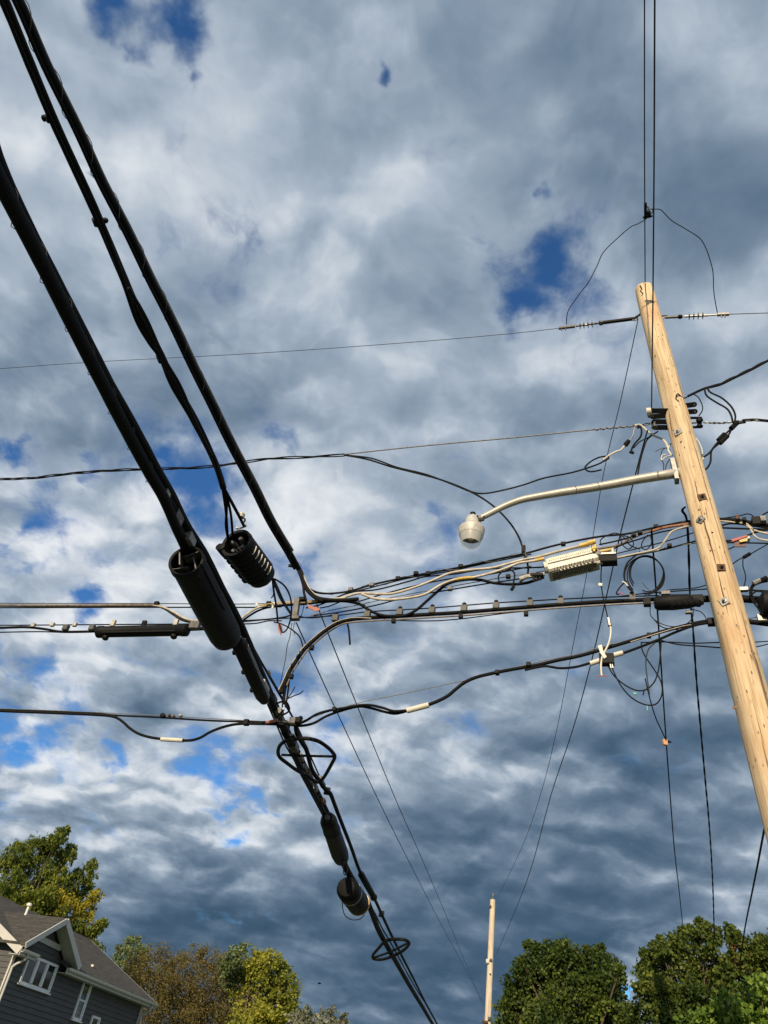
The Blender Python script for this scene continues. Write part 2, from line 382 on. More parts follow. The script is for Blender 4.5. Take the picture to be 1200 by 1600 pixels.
# the shaft has its own axes so that the grain follows the wood
shaft = b.build('shaft', WOOD, pole)
q = axis.to_track_quat('Z', 'Y'); inv = q.inverted()
for v in shaft.data.vertices: v.co = inv @ v.co
shaft.rotation_mode = 'QUATERNION'; shaft.rotation_quaternion = q
def onpole(x, y, out=1.0):
    # point on the pole skin seen at pixel x, y
    d = ray(x, y); best = None
    lo, hi = 6.0, 16.0
    for i in range(4000):
        t = lo + (hi - lo) * i / 4000; p = O + d * t
        a = (p - GB).dot(axis); c = GB + axis * a
        if (p - c).length <= pole_r(c.z) * 1.0: return p, (p - c).normalized()
    p = Pd(x, y, 7.7); return p, facing(p)
for (x, y, s, m, rt) in [(1060, 675, 11, GRY, .05), (1097, 777, 12, RUST, .1), (1127, 887, 12, RUST, -.1), (1132, 940, 13, STL, .3), (1095, 812, 11, STL, .7)]:
    p, nn = onpole(x, y); S = 2 * rpx(s, p); z_ = (axis * math.cos(rt) + nn.cross(axis) * math.sin(rt)); x_ = z_.cross(nn)
    wsh = MB().box(p + nn * .006, (S, .012, S), (x_, nn, z_)).build('washer', m, pole, smooth=False)
    MB().lathe(p + nn * .01, nn, [(0, S * .27), (.018, S * .27), (.02, S * .15), (.045, S * .15), (.047, S * .1)], 6).build('bolt', m, wsh, smooth=False)
for (x, y) in [(1008, 470), (1020, 505), (1113, 832)]:
    p, nn = onpole(x, y); MB().lathe(p - nn * .01, nn, [(0, .012), (.012, .012)], 8).build('bolt_hole', BLK, pole)
# dark iron strap remains near the top
rc = random.Random(9)
for (x0, y0, x1, y1, wv) in [(1093, 790, 1120, 885, .006), (1122, 895, 1138, 962, .005), (1101, 782, 1106, 815, .004), (1168, 1118, 1190, 1190, .006), (1045, 640, 1052, 690, .004), (1030, 548, 1040, 590, .003), (1140, 1010, 1150, 1060, .004), (1160, 1060, 1168, 1100, .004), (1085, 745, 1091, 780, .004), (1180, 1130, 1196, 1172, .003)]:
    tk = []
    for i in range(12):
        f = i / 11; a_, n_ = onpole(x0 + (x1 - x0) * f + rc.uniform(-.5, .5), y0 + (y1 - y0) * f); tk.append(a_ - n_ * wv * .4)
    MB().tube(tk, [wv * (.2 + math.sin(math.pi * i / 11)) for i in range(12)], 6).build('drying_crack', RUST, pole)
for (x, y, s_) in [(1024, 556, 5), (1064, 690, 4), (1148, 1105, 7), (1151, 1115, 4), (1092, 796, 3), (1020, 540, 3), (1135, 980, 4), (1110, 860, 3), (1172, 1140, 3)]:
    p, nn = onpole(x, y); MB().lathe(p - nn * .004, nn, [(0, rpx(s_, p)), (.005, rpx(s_, p) * .8), (.006, rpx(s_, p) * .3)], 9).build('knot', KNOT, pole)
tk = [onpole(x, y) for x, y in [(1000, 446), (1003, 451), (1001, 455), (1005, 459), (1003, 463)]]
MB().tube([a + n_ * .006 for a, n_ in tk], .008, 6).build('iron_strap', BLK, pole)
tk = [onpole(x, y) for x, y in [(1057, 625), (1054, 621), (1058, 617), (1062, 618), (1066, 622)]]

# line plane behind the pole for everything strung across the road
WA = Vector((PB.x * .2 + PT.x * .8, PB.y * .2 + PT.y * .8, 0)); PM = polep(6.8)
Wdir = (Vector((-5.19, 10.32, 0)) - Vector((3.76, 6.83, 0))).normalized(); Wn = Vector((-Wdir.y, Wdir.x, 0))
if Wn.y < 0: Wn = -Wn
def W(x, y, o=.24):
    d = ray(x, y); A = Vector((PM.x, PM.y, 0)) + Wn * o; return O + d * (Wn.dot(A) / Wn.dot(d))
def Ws(l, o=.24): return [W(x, y, o) for x, y in l]
def Hs(l, h): return [Ph(x, y, h) for x, y in l]
def stick(parent, name, p0, p1, r, m, n=8): return MB().tube([p0, p1], r, n).build(name, m, parent)
def clampbox(parent, name, p, s, m, ax=None):
    o = MB().bbox(p, s, ax).build(name, m, parent, smooth=False); return o
WX = -Wdir                                              # along the line, to the right
UPV = Vector((0, 0, 1))
WAX = (WX, Wn, UPV)

# ------------------------------------------------------------------ primary line with insulators
PH = [(-15, 577), (140, 566), (400, 552), (640, 535), (790, 522), (873, 513)]
o = cable(None, 'power_line', [W(x, y) for x, y in [(-200, 588)] + PH], DRK, r=.0055, n=6); tag(o, 'thin single bare wire crossing the open sky left of the pole top', 'power line')
o = cable(None, 'power_line', Ws([(1138, 491), (1200, 489), (1330, 485)]), DRK, r=.0065, n=6); tag(o, 'short bare wire leaving the frame right of the pole top insulator', 'power line')
def ins(label, x0, y0, xs, x1, y1, side):
    A = W(x0, y0, .2); B = W(x1, y1, .2); t = thing('insulator', label, 'insulator', A, 'dead-end insulators on the pole top'); d = (B - A).normalized(); Lq = (B - A).length
    def at(x): return A + d * Lq * (x - x0) / (x1 - x0)
    a0, a1 = min(xs), max(xs)
    pa, pb = at(a0 - side * 8), at(a1 + side * 8)
    stick(t, 'core_rod', pa, pb, .018, STL)
    for x in xs: MB().lathe(at(x) - d * .012, d, [(0, .02), (.008, .062), (.014, .062), (.024, .02)], 16).build('shed', POR, t)
    return t, at, d
t, at, d = ins('left insulator string hanging off the pole top with a long black strut', 998, 497, [907, 913, 919.5, 926], 873, 513, -1)
stick(t, 'strut', at(940), at(993), .030, BLK2); stick(t, 'eye_bolt', at(990), polep(at(998).z) , .020, STLD); cable(t, 'eye', [at(991) + UPV * .045, at(995) + UPV * .03, at(996), at(995) - UPV * .03, at(991) - UPV * .045, at(988)], STL, r=.012, closed=True); MB().lathe(at(936) , d * -1, [(0, .02), (.02, .042), (.06, .042), (.08, .02)], 12).build('shackle', STLD, t)
stick(t, 'link_rod', at(900), at(938), .016, STLD)
clampbox(t, 'dead_end_clamp', at(886), (.26, .04, .045), STLD, (d, Wn, UPV))
for x in (878, 884): stick(t, 'u_bolt', at(x) + UPV * .02, at(x) - UPV * .07, .009, STLD)
t, at, d = ins('right insulator string on the pole top with pale sunlit metal ends', 1022, 497, [1078, 1085, 1092, 1099], 1138, 491, 1)
stick(t, 'core_rod', at(1040), at(1068), .022, STLD); stick(t, 'eye_bolt', at(1030), polep(at(1022).z), .02, STLD); MB().lathe(at(1060), d, [(0, .02), (.015, .035), (.05, .035), (.065, .02)], 12).build('coupling', BLK2, t)
cable(t, 'shackle', [at(1028), at(1033) + UPV * .04, at(1042) + UPV * .045, at(1044)], STLD, r=.014)
cable(t, 'shackle', [at(1028), at(1034) - UPV * .03, at(1040) + UPV * .01, at(1044) + UPV * .03], STL, r=.012)
stick(t, 'link_rod', at(1102), at(1120), .014, STL)
clampbox(t, 'dead_end_clamp', at(1130), (.17, .045, .04), ALU, (d, Wn, UPV))
for x in (1127, 1132): stick(t, 'u_bolt', at(x) + UPV * .02, at(x) - UPV * .07, .009, STL)

# lines running over the camera and on to the far pole
FPT = Pd(770, 1406, 50)
za = PT.z - EYE - .02
o = cable(None, 'power_line', Hs([(1007, -260), (1007, 0), (1007, 200), (1007.5, 340), (1008, 441)], za), DRK, r=.0085, n=6); tag(o, 'left of two parallel overhead wires above the pole top, carrying a small clamp', 'power line')
o = cable(None, 'power_line', Hs([(1025, -260), (1023, 0), (1022, 250), (1020, 480), (1018, 642)], 8.32), DRK, r=.0085, n=6); tag(o, 'right of two parallel overhead wires, passing down in front of the pole face', 'power line')
E1 = Pl(779, 1398, Vector((3.6, 7.1, 0)), FPT); S1 = Pd(995, 505, 7.9)
o = cable(None, 'power_line', [Pl(x, y, S1, FPT) for x, y in [(997, 499), (970, 625), (943, 740), (918, 890), (895, 1010), (870, 1140), (845, 1240), (815, 1325), (779, 1399)]], DRK, r=.007, n=6, k=4)
tag(o, 'long thin wire from beside the pole top down to the tip of the distant pole', 'power line')
S2 = Pd(1010, 675, 8.0)
o = cable(None, 'power_line', [Pl(x, y, S2, FPT) for x, y in [(1012, 672), (1004, 700), (992, 745), (968, 840), (948, 930), (925, 1030), (895, 1140), (860, 1245), (822, 1380), (776, 1490)]], DRK, r=.010, n=6, k=4)
tag(o, 'long thin wire from the black spool rack down to the side of the distant pole', 'power line')
# hot-line clamp and jumpers
J = Ph(1011, 330, za)
t = thing('line_clamp', 'small black and silver clamp on the overhead wire above the pole top', 'clamp', J)
ay = (Ph(1011, 345, za) - Ph(1011, 318, za)).normalized()
S_ = rpx(2, J)
stick(t, 'clamp_bar', Ph(1008.5, 317, za), Ph(1008.5, 342, za), S_ * 2.2, BLK2)
cable(t, 'hook', Hs([(1010, 322), (1013, 325), (1012, 332), (1014, 337)], za), STL, r=S_ * 1.1)
MB().lathe(Ph(1014, 330, za), ay, [(0, S_), (.01, S_ * 3), (.06, S_ * 3), (.07, S_)], 8).build('screw_body', BLK2, t)
cable(t, 'eye_ring', Hs([(1015, 328), (1019, 326), (1020, 331), (1017, 334)], za), STLD, r=S_ * .8, closed=True)
MB().lathe(Ph(1010, 339, za), ay.cross(UPV), [(-.05, S_ * 2), (.05, S_ * 2.4), (.09, S_)], 8).build('lower_jaw', BLK2, t)
zi = depth(W(888, 500, .2)); zj = depth(J)
o = cable(None, 'jumper_wire', interp([(1007, 344), (996, 350), (985, 355), (965, 372), (943, 394), (933, 415), (920, 440), (905, 460), (891, 480), (886, 492), (885, 507)], zj, zi), DRK, r=.007, n=6)
tag(o, 'left jumper wire drooping from the clamp to the left insulator', 'jumper wire', 'jumper wires at the pole top')
o = cable(None, 'jumper_wire', interp([(1018, 327), (1030, 327), (1036, 331), (1050, 345), (1070, 357), (1093, 372), (1103, 388), (1109, 405), (1114, 425), (1115, 450), (1117, 468), (1121, 489)], zj, depth(W(1121, 491, .2))), DRK, r=.007, n=6)
tag(o, 'right jumper wire arching from the clamp to the right insulator', 'jumper wire', 'jumper wires at the pole top')

# ------------------------------------------------------------------ spool racks on the pole
zr = depth(onpole(1045, 650)[0]) + .12
def rack(label, plates, spool, grp, white=False):
    t = thing('spool_rack', label, 'spool rack', Pz(plates[0][0], plates[0][1], zr), grp)
    for (xa, ya, xb, yb, w) in plates:
        A = Pz(xa, ya, zr); B = Pz(xb, yb, zr - .02 if xb > xa else zr); ax = (B - A).normalized(); n_ = (O - A).normalized(); up = ax.cross(n_).normalized(); r = rpx(w, A)
        vs = []; K_ = 10
        for c, s0 in ((B, -1), (A, 1)):
            for i in range(K_ + 1):
                an = -math.pi / 2 + math.pi * i / K_ if c is B else math.pi / 2 + math.pi * i / K_
                vs.append(c + ax * math.cos(an) * r + up * math.sin(an) * r)
        m_ = len(vs); allv = [v + n_ * .02 for v in vs] + [v - n_ * .02 for v in vs]
        fcs = [tuple(range(m_)), tuple(range(2 * m_ - 1, m_ - 1, -1))] + [(i, m_ + i, m_ + (i + 1) % m_, (i + 1) % m_) for i in range(m_)]
        MB().add(allv, fcs).build('plate', BLK2, t, smooth=False)
        for c in (A, B): MB().lathe(c + n_ * .018, n_, [(0, r * .3), (.006, r * .3)], 10).build('rivet', STL, t)
    for (x, y, w, h) in spool:
        c = Pz(x, y, zr - .01); MB().lathe(c - UPV * rpx(h, c), UPV, [(0, rpx(w, c)), (rpx(h, c) * .5, rpx(w, c)), (rpx(h, c) * .8, rpx(w, c) * .6), (rpx(h, c) * 1.2, rpx(w, c) * .6), (rpx(h, c) * 1.5, rpx(w, c)), (rpx(h, c) * 2, rpx(w, c))], 14).build('spool', POR, t)
    return t
t = rack('upper black plate rack left of the pole, with white tape on its end', [(1018, 642, 1046, 642, 8), (1020, 651, 1046, 649, 8)], [(1016, 646, 9, 12)], 'spool racks on the pole')
MB().lathe(Pz(1014, 643, zr - .08), UPV.cross(ray(1014, 643)), [(-.03, .05), (.03, .055)], 12).build('tape', CRM, t)
rack('lower black plate rack left of the pole, under the taped one', [(1022, 659, 1050, 659, 8), (1024, 668, 1050, 668, 8)], [(1022, 664, 9, 12)], 'spool racks on the pole')
rack('two flat black plates sticking out right of the pole, above the clevis', [(1064, 635, 1085, 632, 8), (1064, 644, 1086, 643, 8)], [], 'spool racks on the pole')
t = thing('clevis', 'black clevis with spool right of the pole holding the twisted wire', 'clevis', Pz(1078, 660, zr))
for (a, c, w) in [((1070, 653), (1096, 653), 4), ((1072, 668), (1096, 667), 4)]: stick(t, 'arm', Pz(*a, zr), Pz(*c, zr), .018, BLK2)
MB().lathe(Pz(1093, 669, zr), (Pz(1093, 651, zr) - Pz(1093, 669, zr)), [(0, .035), (.03, .05), (.05, .03), (.08, .03), (.10, .05), (.14, .035)], 14).build('spool', BLK2, t)
stick(t, 'bolt', Pz(1068, 662, zr), Pz(1093, 660, zr), .012, STLD)

# ------------------------------------------------------------------ secondary wires, left and right of the pole
SPL = [(-60, 753), (0, 749), (50, 747), (100, 741), (160, 736), (222, 733), (300, 731), (360, 725), (420, 717), (480, 714), (538, 711)]
t = thing('service_wire', 'loosely twisted black wires crossing behind the heavy cables toward the street light', 'wire bundle', W(0, 749))
twisted(t, 'twisted_pair', Ws(SPL), .011, BLK, 3, 1.6, 1.5)
cable(t, 'wire', Ws([(538, 711), (575, 718), (610, 729), (650, 739), (690, 750), (735, 768), (770, 790), (795, 815), (810, 838), (818, 860), (825, 885), (823, 900), (812, 910)]), BLK, w=3)
cable(t, 'wire', Ws([(538, 711), (580, 716), (620, 730), (665, 741), (705, 756), (735, 768), (757, 771), (790, 765), (820, 757), (850, 747), (895, 738), (930, 727), (943, 721), (951, 716), (948, 713), (935, 715), (922, 722), (914, 731), (922, 737), (940, 734)]), BLK, w=2.6)
twisted(t, 'twist', Ws([(735, 768), (757, 771), (790, 765), (820, 757), (850, 747), (895, 738), (920, 730)]), .006, DRK, 2, .22)
clampbox(t, 'connector', W(818, 858), (.05, .04, .11), BLK2, WAX); stick(t, 'lug', W(815, 849), W(822, 869), .012, STLD)
o = cable(None, 'messenger_wire', Ws([(538, 710), (620, 701), (700, 693), (780, 686), (860, 678), (930, 671), (1000, 665), (1014, 663)]), WIR, w=2.2, n=6); tag(o, 'grey bare messenger wire rising gently to the rack left of the pole', 'messenger wire')
o = MB().tube(helix(Ws([(925, 672), (960, 668.5), (1000, 665)]), .012, .09), .008, 6).build('wire_grip', STLD); tag(o, 'spiral preformed grip wrapped round the grey messenger wire', 'wire grip')
t = thing('splice_pigtail', 'cream and black wire tails with a black cap left of the rack', 'wire tails', W(970, 690))
cable(t, 'cream_wire', Ws([(942, 719), (951, 712), (962, 706), (970, 703), (978, 694)]), CRM, w=3); MB().lathe(W(976, 697), (W(983, 688) - W(976, 697)), [(0, .02), (.03, .035), (.11, .03), (.13, .008)], 10).build('cap', BLK, t)
cable(t, 'grey_wire', Ws([(983, 690), (989, 680), (992, 668), (996, 664)]), STL, w=2)
cable(t, 'black_wire', Ws([(996, 664), (1002, 670), (1001, 682), (992, 693), (987, 702), (988, 708)]), BLK, w=3); stick(t, 'black_cap', W(984, 706), W(990, 708), .02, BLK)
cable(t, 'cream_wire', Ws([(992, 665), (1000, 664), (1010, 672), (1020, 680), (1034, 686), (1041, 693), (1044, 702)]), CRM, w=3.4)
cable(t, 'black_wire', Ws([(990, 700), (1000, 690), (1012, 684), (1020, 678)]), BLK, w=2)
cable(t, 'black_wire', Ws([(1028, 674), (1012, 686), (1006, 700), (1000, 722), (996, 745)]), BLK, w=2.4)
cable(t, 'black_wire', Ws([(996, 669), (1008, 663), (1016, 662)]), BLK, w=3)
t = thing('wire_tails', 'tuft of thin black and green wire ends against the pole above the lamp arm', 'wire tails', W(1040, 715))
for l, m, w in [([(1046, 702), (1040, 700), (1034, 705), (1033, 716), (1037, 726), (1036, 740)], DRK, 1.6), ([(1048, 712), (1040, 714), (1034, 719), (1034, 712), (1041, 710)], CRM, 2), ([(1046, 702), (1036, 700), (1024, 706)], DRK, 1), ([(1048, 716), (1042, 724), (1040, 732), (1037, 745)], DRK, 1.6), ([(1048, 693), (1044, 703), (1050, 712)], CRM, 3)]: cable(t, 'wire_end', Ws(l, .15), m, w=w)
t = thing('service_wire', 'black wire rising from the pole to the upper right edge with a drooping double loop', 'wire bundle', W(1100, 607))
HKp = [onpole(1060, 628), onpole(1056, 624)]
cable(t, 'wire', [HKp[0][0] + HKp[0][1] * .01, HKp[1][0] + HKp[1][1] * .01] + [onpole(1058, 618)[0] + onpole(1058, 618)[1] * .03] + Ws([(1068, 622), (1080, 617), (1101, 607)], -.05), BLK, w=2)
cable(t, 'wire', Ws([(1075, 619), (1101, 607), (1125, 601), (1150, 589), (1175, 577), (1205, 561), (1260, 535)], -.05), BLK, w=4)
twisted(t, 'twist', Ws([(1101, 607), (1125, 600), (1150, 588), (1175, 576), (1205, 560)], -.05), .011, BLK, 2, .5)
cable(t, 'loop', Ws([(1101, 607), (1104, 618), (1118, 628), (1135, 638), (1142, 648), (1145, 660)], -.05), BLK, w=3)
cable(t, 'loop', Ws([(1105, 605), (1110, 613), (1128, 622), (1143, 636), (1149, 650), (1147, 662)], -.05), BLK, w=3)
cable(t, 'wire', Ws([(1082, 615), (1092, 622), (1098, 638), (1092, 650)], -.05), BLK, w=1.8)
t = thing('service_wire', 'twisted wire leaving right from the clevis with taped black taps hanging from it', 'wire bundle', W(1100, 660))
twisted(t, 'messenger', Ws([(1098, 660), (1130, 661), (1170, 657), (1260, 660)]), .008, STL, 2, .12)
cable(t, 'wire', Ws([(1160, 657), (1180, 656), (1205, 658), (1260, 661)]), BLK, w=4.5)
cable(t, 'tap', Ws([(1165, 660), (1150, 663), (1140, 672), (1128, 684), (1118, 695), (1108, 708), (1098, 715)]), BLK, w=3)
cable(t, 'tap', Ws([(1158, 660), (1145, 668), (1138, 680), (1125, 692), (1112, 704), (1110, 722), (1103, 733), (1093, 734)]), BLK, w=3)
for a, c, w in [((1152, 660), (1142, 670), 8), ((1132, 678), (1122, 688), 7), ((1137, 681), (1125, 693), 7)]: stick(t, 'tape_splice', W(*a), W(*c), rpx(w, W(*a)), BLK)
cable(t, 'ground_wire', Ws([(1078, 675), (1090, 688), (1096, 700), (1098, 710)]), CRM, w=2)
cable(t, 'ground_wire', Ws([(1088, 728), (1093, 722), (1099, 716), (1094, 712)]), CRM, w=2.6)
stick(t, 'lug', W(1088, 716), W(1096, 712), .03, STLD)

# ------------------------------------------------------------------ street light
lamp = thing('street_light', 'old grey street light on a long curved arm fixed to the leaning pole', 'street light', W(736, 855, -.05))
ARM = [(1062, 739), (1040, 742), (1000, 748.5), (960, 756), (920, 763), (880, 769), (845, 775), (815, 781), (790, 790), (768, 801), (752, 809)]
ap = Ws(ARM, -.05); ap[0] = W(1066, 738, .02)
sp = smooth(ap, 6); ra = rpx(16, ap[1]); rb = rpx(9.5, ap[-1]); nn_ = len(sp)
MB().tube(sp, [ra + (rb - ra) * min(1, (i / nn_) * 1.15) for i in range(nn_)], 18).build('arm', GRY, lamp)
pp, nnv = onpole(1051, 745)
MB().box(W(1054, 736, -.02), (.05, .12, .36), (WX, Wn, axis)).build('bracket', STL, lamp, smooth=False)
lc = W(736.5, 832, -.05); R_ = rpx(41, lc); k_ = R_ / .155
Zt = Vector((0, 0, 1))
def lp(z): return lc + Zt * z
MB().lathe(lp(.0), Zt, [(.03 * k_, .152 * k_), (.045 * k_, .158 * k_), (.055 * k_, .150 * k_), (.10 * k_, .105 * k_), (.13 * k_, .085 * k_), (.20 * k_, .078 * k_), (.235 * k_, .062 * k_), (.25 * k_, .04 * k_)], 32).build('housing', LWH, lamp)
MB().lathe(lp(.25 * k_), Zt, [(0, .036 * k_), (.045 * k_, .036 * k_), (.05 * k_, .028 * k_)], 16).build('photocell', BLK2, lamp)
MB().lathe(lp(0), Zt, [(.045 * k_, .157 * k_), (.03 * k_, .156 * k_), (-.035 * k_, .146 * k_), (-.055 * k_, .141 * k_), (-.055 * k_, .136 * k_), (.03 * k_, .146 * k_)], 40, caps=False).build('painted_lit_band', LWH, lamp)  # opaque white band stands in for light reflected inside the refractor top
MB().lathe(lp(0), Zt, [(-.05 * k_, .1395 * k_), (-.06 * k_, .140 * k_), (-.12 * k_, .128 * k_), (-.17 * k_, .112 * k_), (-.172 * k_, .106 * k_), (-.12 * k_, .122 * k_), (-.05 * k_, .134 * k_)], 40, caps=False).build('refractor', GLS, lamp)
MB().lathe(lp(.035 * k_), -Zt, [(0, .05 * k_), (.0, .135 * k_), (.006 * k_, .135 * k_), (.01 * k_, .06 * k_), (.014 * k_, .03 * k_)], 24).build('reflector', STLD, lamp)
MB().lathe(lp(.03 * k_), -Zt, [(0, .025 * k_), (.03 * k_, .035 * k_), (.08 * k_, .048 * k_), (.12 * k_, .038 * k_), (.135 * k_, .012 * k_)], 16).build('bulb', CRM, lamp)
MB().bbox(W(749, 810, -.05), (.12, .07, .08), (WX, Wn, UPV), .3).build('arm_clamp', STLD, lamp)
for x, y in ((746, 806), (751, 815), (756, 807)): stick(lamp, 'clamp_bolt', W(x, y, -.11), W(x, y, -.02), .012, RUST)
for x in (900, 935): 
    c = W(x, 765.5 - (x - 900) * .16, -.05); cable(lamp, 'arm_strap', smooth([c + WX * (.012 * math.sin(a * 2)) + Wn * math.cos(a) * ra * .86 + UPV * math.sin(a) * ra * .86 for a in [i * math.pi / 6 for i in range(12)]], 2, True), STLD, r=.004, closed=True, k=1)

# ------------------------------------------------------------------ heavy cable line overhead (runs away from the camera)
hl = thing('trunk_cable_line', 'pair of thick black telephone cables at far left with a white-clamped strand between', 'cable line', Ph(253, 755, 4.0))
HA = [(-75, 130), (-40, 200), (8, 300), (62, 405), (112, 505), (160, 600), (197, 672), (230, 733), (256, 778), (275, 822), (296, 868)]
HB = [(-75, 90), (-30, 175), (0, 262), (43, 355), (87, 440), (138, 538), (170, 600), (196, 645), (222, 692), (245, 735), (268, 775), (290, 820), (320, 868), (345, 918), (370, 965), (386, 1000), (405, 1045), (424, 1088), (440, 1125), (463, 1172), (487, 1220), (514, 1276)]
cable(hl, 'heavy_cable', Hs(HA, 3.95), BLK, r=.048, n=14, lump=.015)
cable(hl, 'heavy_cable', Hs(HB, 4.05), BLK, r=.044, n=14, lump=.015)
cable(hl, 'strand', Hs([(-40, 160), (0, 262), (60, 390), (130, 540), (200, 665), (252, 755), (268, 780), (283, 808), (297, 842), (318, 880), (345, 930)], 4.12), STLD, r=.012, n=6)
cable(hl, 'thin_cable', Hs([(0, 280), (60, 400), (130, 545), (200, 675), (240, 745), (262, 772), (276, 800)], 4.0), BLK, r=.02, n=8)
spiral(hl, 'lashing_wire', Hs(HA[2:9], 3.99), .062, .38, .0028, STLD)
for (x, y, s, m) in [(261, 771, .06, STL), (277, 808, .11, STLD), (297, 843, .11, STL)]:
    c = Ph(x, y, 3.98); dd = (Ph(x + 5, y + 10, 4) - Ph(x, y, 4)).normalized(); clampbox(hl, 'strand_clamp', c, (s * 1.3, s * .55, s * .8), m, (dd, dd.cross(UPV), UPV))
# lower run of the same line
lowc = [(424, 1096), (436, 1124), (447, 1148), (459, 1176), (472, 1206), (490, 1240), (509, 1276)]
cable(hl, 'lower_cable', Hs([(408, 1062)] + lowc, 3.9), BLK, r=.043, n=10)
cable(hl, 'thin_strand', Hs([(418, 1100), (432, 1132), (446, 1164), (462, 1192), (480, 1225), (504, 1272)], 3.75), BLK, r=.010, n=6)
cable(hl, 'thin_strand', Hs([(380, 985), (400, 1020), (420, 1056), (445, 1100), (462, 1130), (480, 1170), (500, 1215)], 4.3), BLK, r=.012, n=6)
cable(hl, 'thin_strand', Hs([(394, 1008), (409, 1035), (425, 1062), (441, 1090), (460, 1125)], 4.35), BLK, r=.010, n=6)
cable(hl, 'thin_strand', Hs([(360, 975), (378, 1005), (392, 1035), (408, 1068), (425, 1098), (440, 1135)], 4.2), STLD, r=.016, n=6)
rn = random.Random(5)
for i in range(16):
    f = i / 15; x = 424 + f * 78 + rn.uniform(-2, 3); y = 1092 + f * 160; c = Ph(x, y, rn.uniform(3.85, 4.1)); s = rn.uniform(.05, .10); dd = (Ph(x + 5, y + 10, 4) - Ph(x, y, 4)).normalized()
    clampbox(hl, 'clamp', c, (s * 1.8, s, s), rn.choice([BLK2, STLD, STLD, BLK2, RUST]), (dd, dd.cross(UPV), UPV))
for (x, y, s, m) in [(413, 1072, .13, ALU), (383, 1006, .09, STL), (470, 1183, .11, STLD), (421, 1051, .045, ALU)]:
    c = Ph(x, y, 3.85); dd = (Ph(x + 5, y + 10, 4) - Ph(x, y, 4)).normalized(); clampbox(hl, 'bond_clamp', c, (s * 1.7, s * .5, s * .5), m, (dd, dd.cross(UPV), UPV))
for l in [[(443, 1110), (432, 1122), (436, 1136), (448, 1130)], [(430, 1100), (446, 1096), (452, 1110), (440, 1118)], [(450, 1128), (440, 1140), (446, 1152), (460, 1150)]]: cable(hl, 'wire_loop', Hs(l, 3.85), BLK, w=3)
# far run
FAR = [(533, 1340), (549, 1372), (575, 1412), (590, 1450), (603, 1475), (620, 1505), (640, 1540), (660, 1573), (676, 1600), (690, 1622)]
cable(hl, 'far_cable', Hs(FAR, 4.0), BLK, r=.062, n=10)
cable(hl, 'far_strand', Hs([(536, 1340), (556, 1378), (582, 1420), (598, 1452), (611, 1474), (646, 1538), (666, 1570), (682, 1598), (694, 1620)], 4.25), BLK, r=.018, n=6)
def along(h, x0, y0, x1, y1): A = Ph(x0, y0, h); B = Ph(x1, y1, h); return A, B, (B - A).normalized(), (B - A).length
t = thing('service_cable', 'slim black cable running beside the trunk line past the lower closures, with a taped sleeve', 'cable', Ph(463, 1140, 4.1))
cable(t, 'cable', Hs([(470, 1122), (463, 1132), (464, 1146), (472, 1160), (479, 1172), (484, 1192), (489, 1206), (499, 1220), (509, 1234), (516, 1240), (521, 1252), (530, 1276), (548, 1322), (563, 1363), (584, 1402), (597, 1430), (612, 1462), (628, 1494), (645, 1527), (664, 1565), (684, 1602), (700, 1632)], 4.15), BLK, r=.033, n=8)
A, B, d, L_ = along(4.15, 563, 1364, 584, 1402)
MB().lathe(A, d, [(0, .035), (.08, .065), (L_ * .95, .065), (L_, .08), (L_ + .1, .035)], 12).build('sleeve', BLK2, t)
clampbox(t, 'knob', Ph(596, 1428, 4.2), (.12, .12, .12), BLK2)
clampbox(t, 'splice', Ph(502, 1222, 4.2), (.35, .07, .07), STLD, (d, d.cross(UPV), UPV)); clampbox(t, 'knob', Ph(511, 1236, 4.3), (.1, .1, .1), BLK2)

hm = thing('twisted_cable_line', 'middle black cable of the three overhead, splitting into wires above the ribbed closure', 'cable line', Ph(348, 760, 4.5))
HM = [(-45, -110), (6, 0), (47, 100), (89, 200), (153, 340), (200, 450), (222, 500), (253, 558), (270, 600), (302, 655), (335, 720), (349, 762)]
cable(hm, 'cable', Hs(HM, 4.5), BLK, r=.030, n=12, lump=.03)
cable(hm, 'cable', Hs([(-40, -115), (9, 0), (50, 100), (94, 204), (156, 340), (193, 440), (214, 500), (234, 535), (254, 562), (276, 603), (305, 652), (333, 712), (346, 755)], 4.47), BLK, r=.019, n=10)
cable(hm, 'cable', Hs([(200, 450), (228, 498), (256, 560), (282, 605), (306, 662), (330, 712)], 4.4), BLK, r=.016, n=8)
for (x, y) in [(72, 184), (162, 345)]: MB().lathe(Ph(x, y, 4.5), Wdir, [(-.03, .012), (-.02, .019), (.02, .020), (.025, .012)], 10).build('clip_bolt', BLK2, hm); 
for (x, y) in [(80, 184), (153, 346), (252, 559)]:
    A, B, d, L_ = along(4.5, x - 2, y - 5, x + 2, y + 5); MB().lathe(A, d, [(0, .036), (L_, .036)], 12).build('strap', BLK2, hm)
for l in [[(346, 752), (351, 785), (354, 810), (356, 838), (362, 868)], [(348, 758), (358, 790), (362, 815), (364, 850)], [(347, 755), (360, 782), (374, 808), (381, 822)], [(350, 762), (368, 795), (378, 815)], [(347, 756), (354, 790), (353, 822), (358, 850)]]: cable(hm, 'split_wire', Hs(l, 4.5), BLK, w=4.2)
cable(hm, 'hook', Hs([(378, 808), (383, 812), (380, 818), (384, 822), (372, 826), (370, 824)], 4.55), ALU, w=3); MB().lathe(Ph(377, 806, 4.55), UPV, [(-.02, .03), (.02, .035), (.04, .01)], 10).build('bright_nut', ALU, hm)

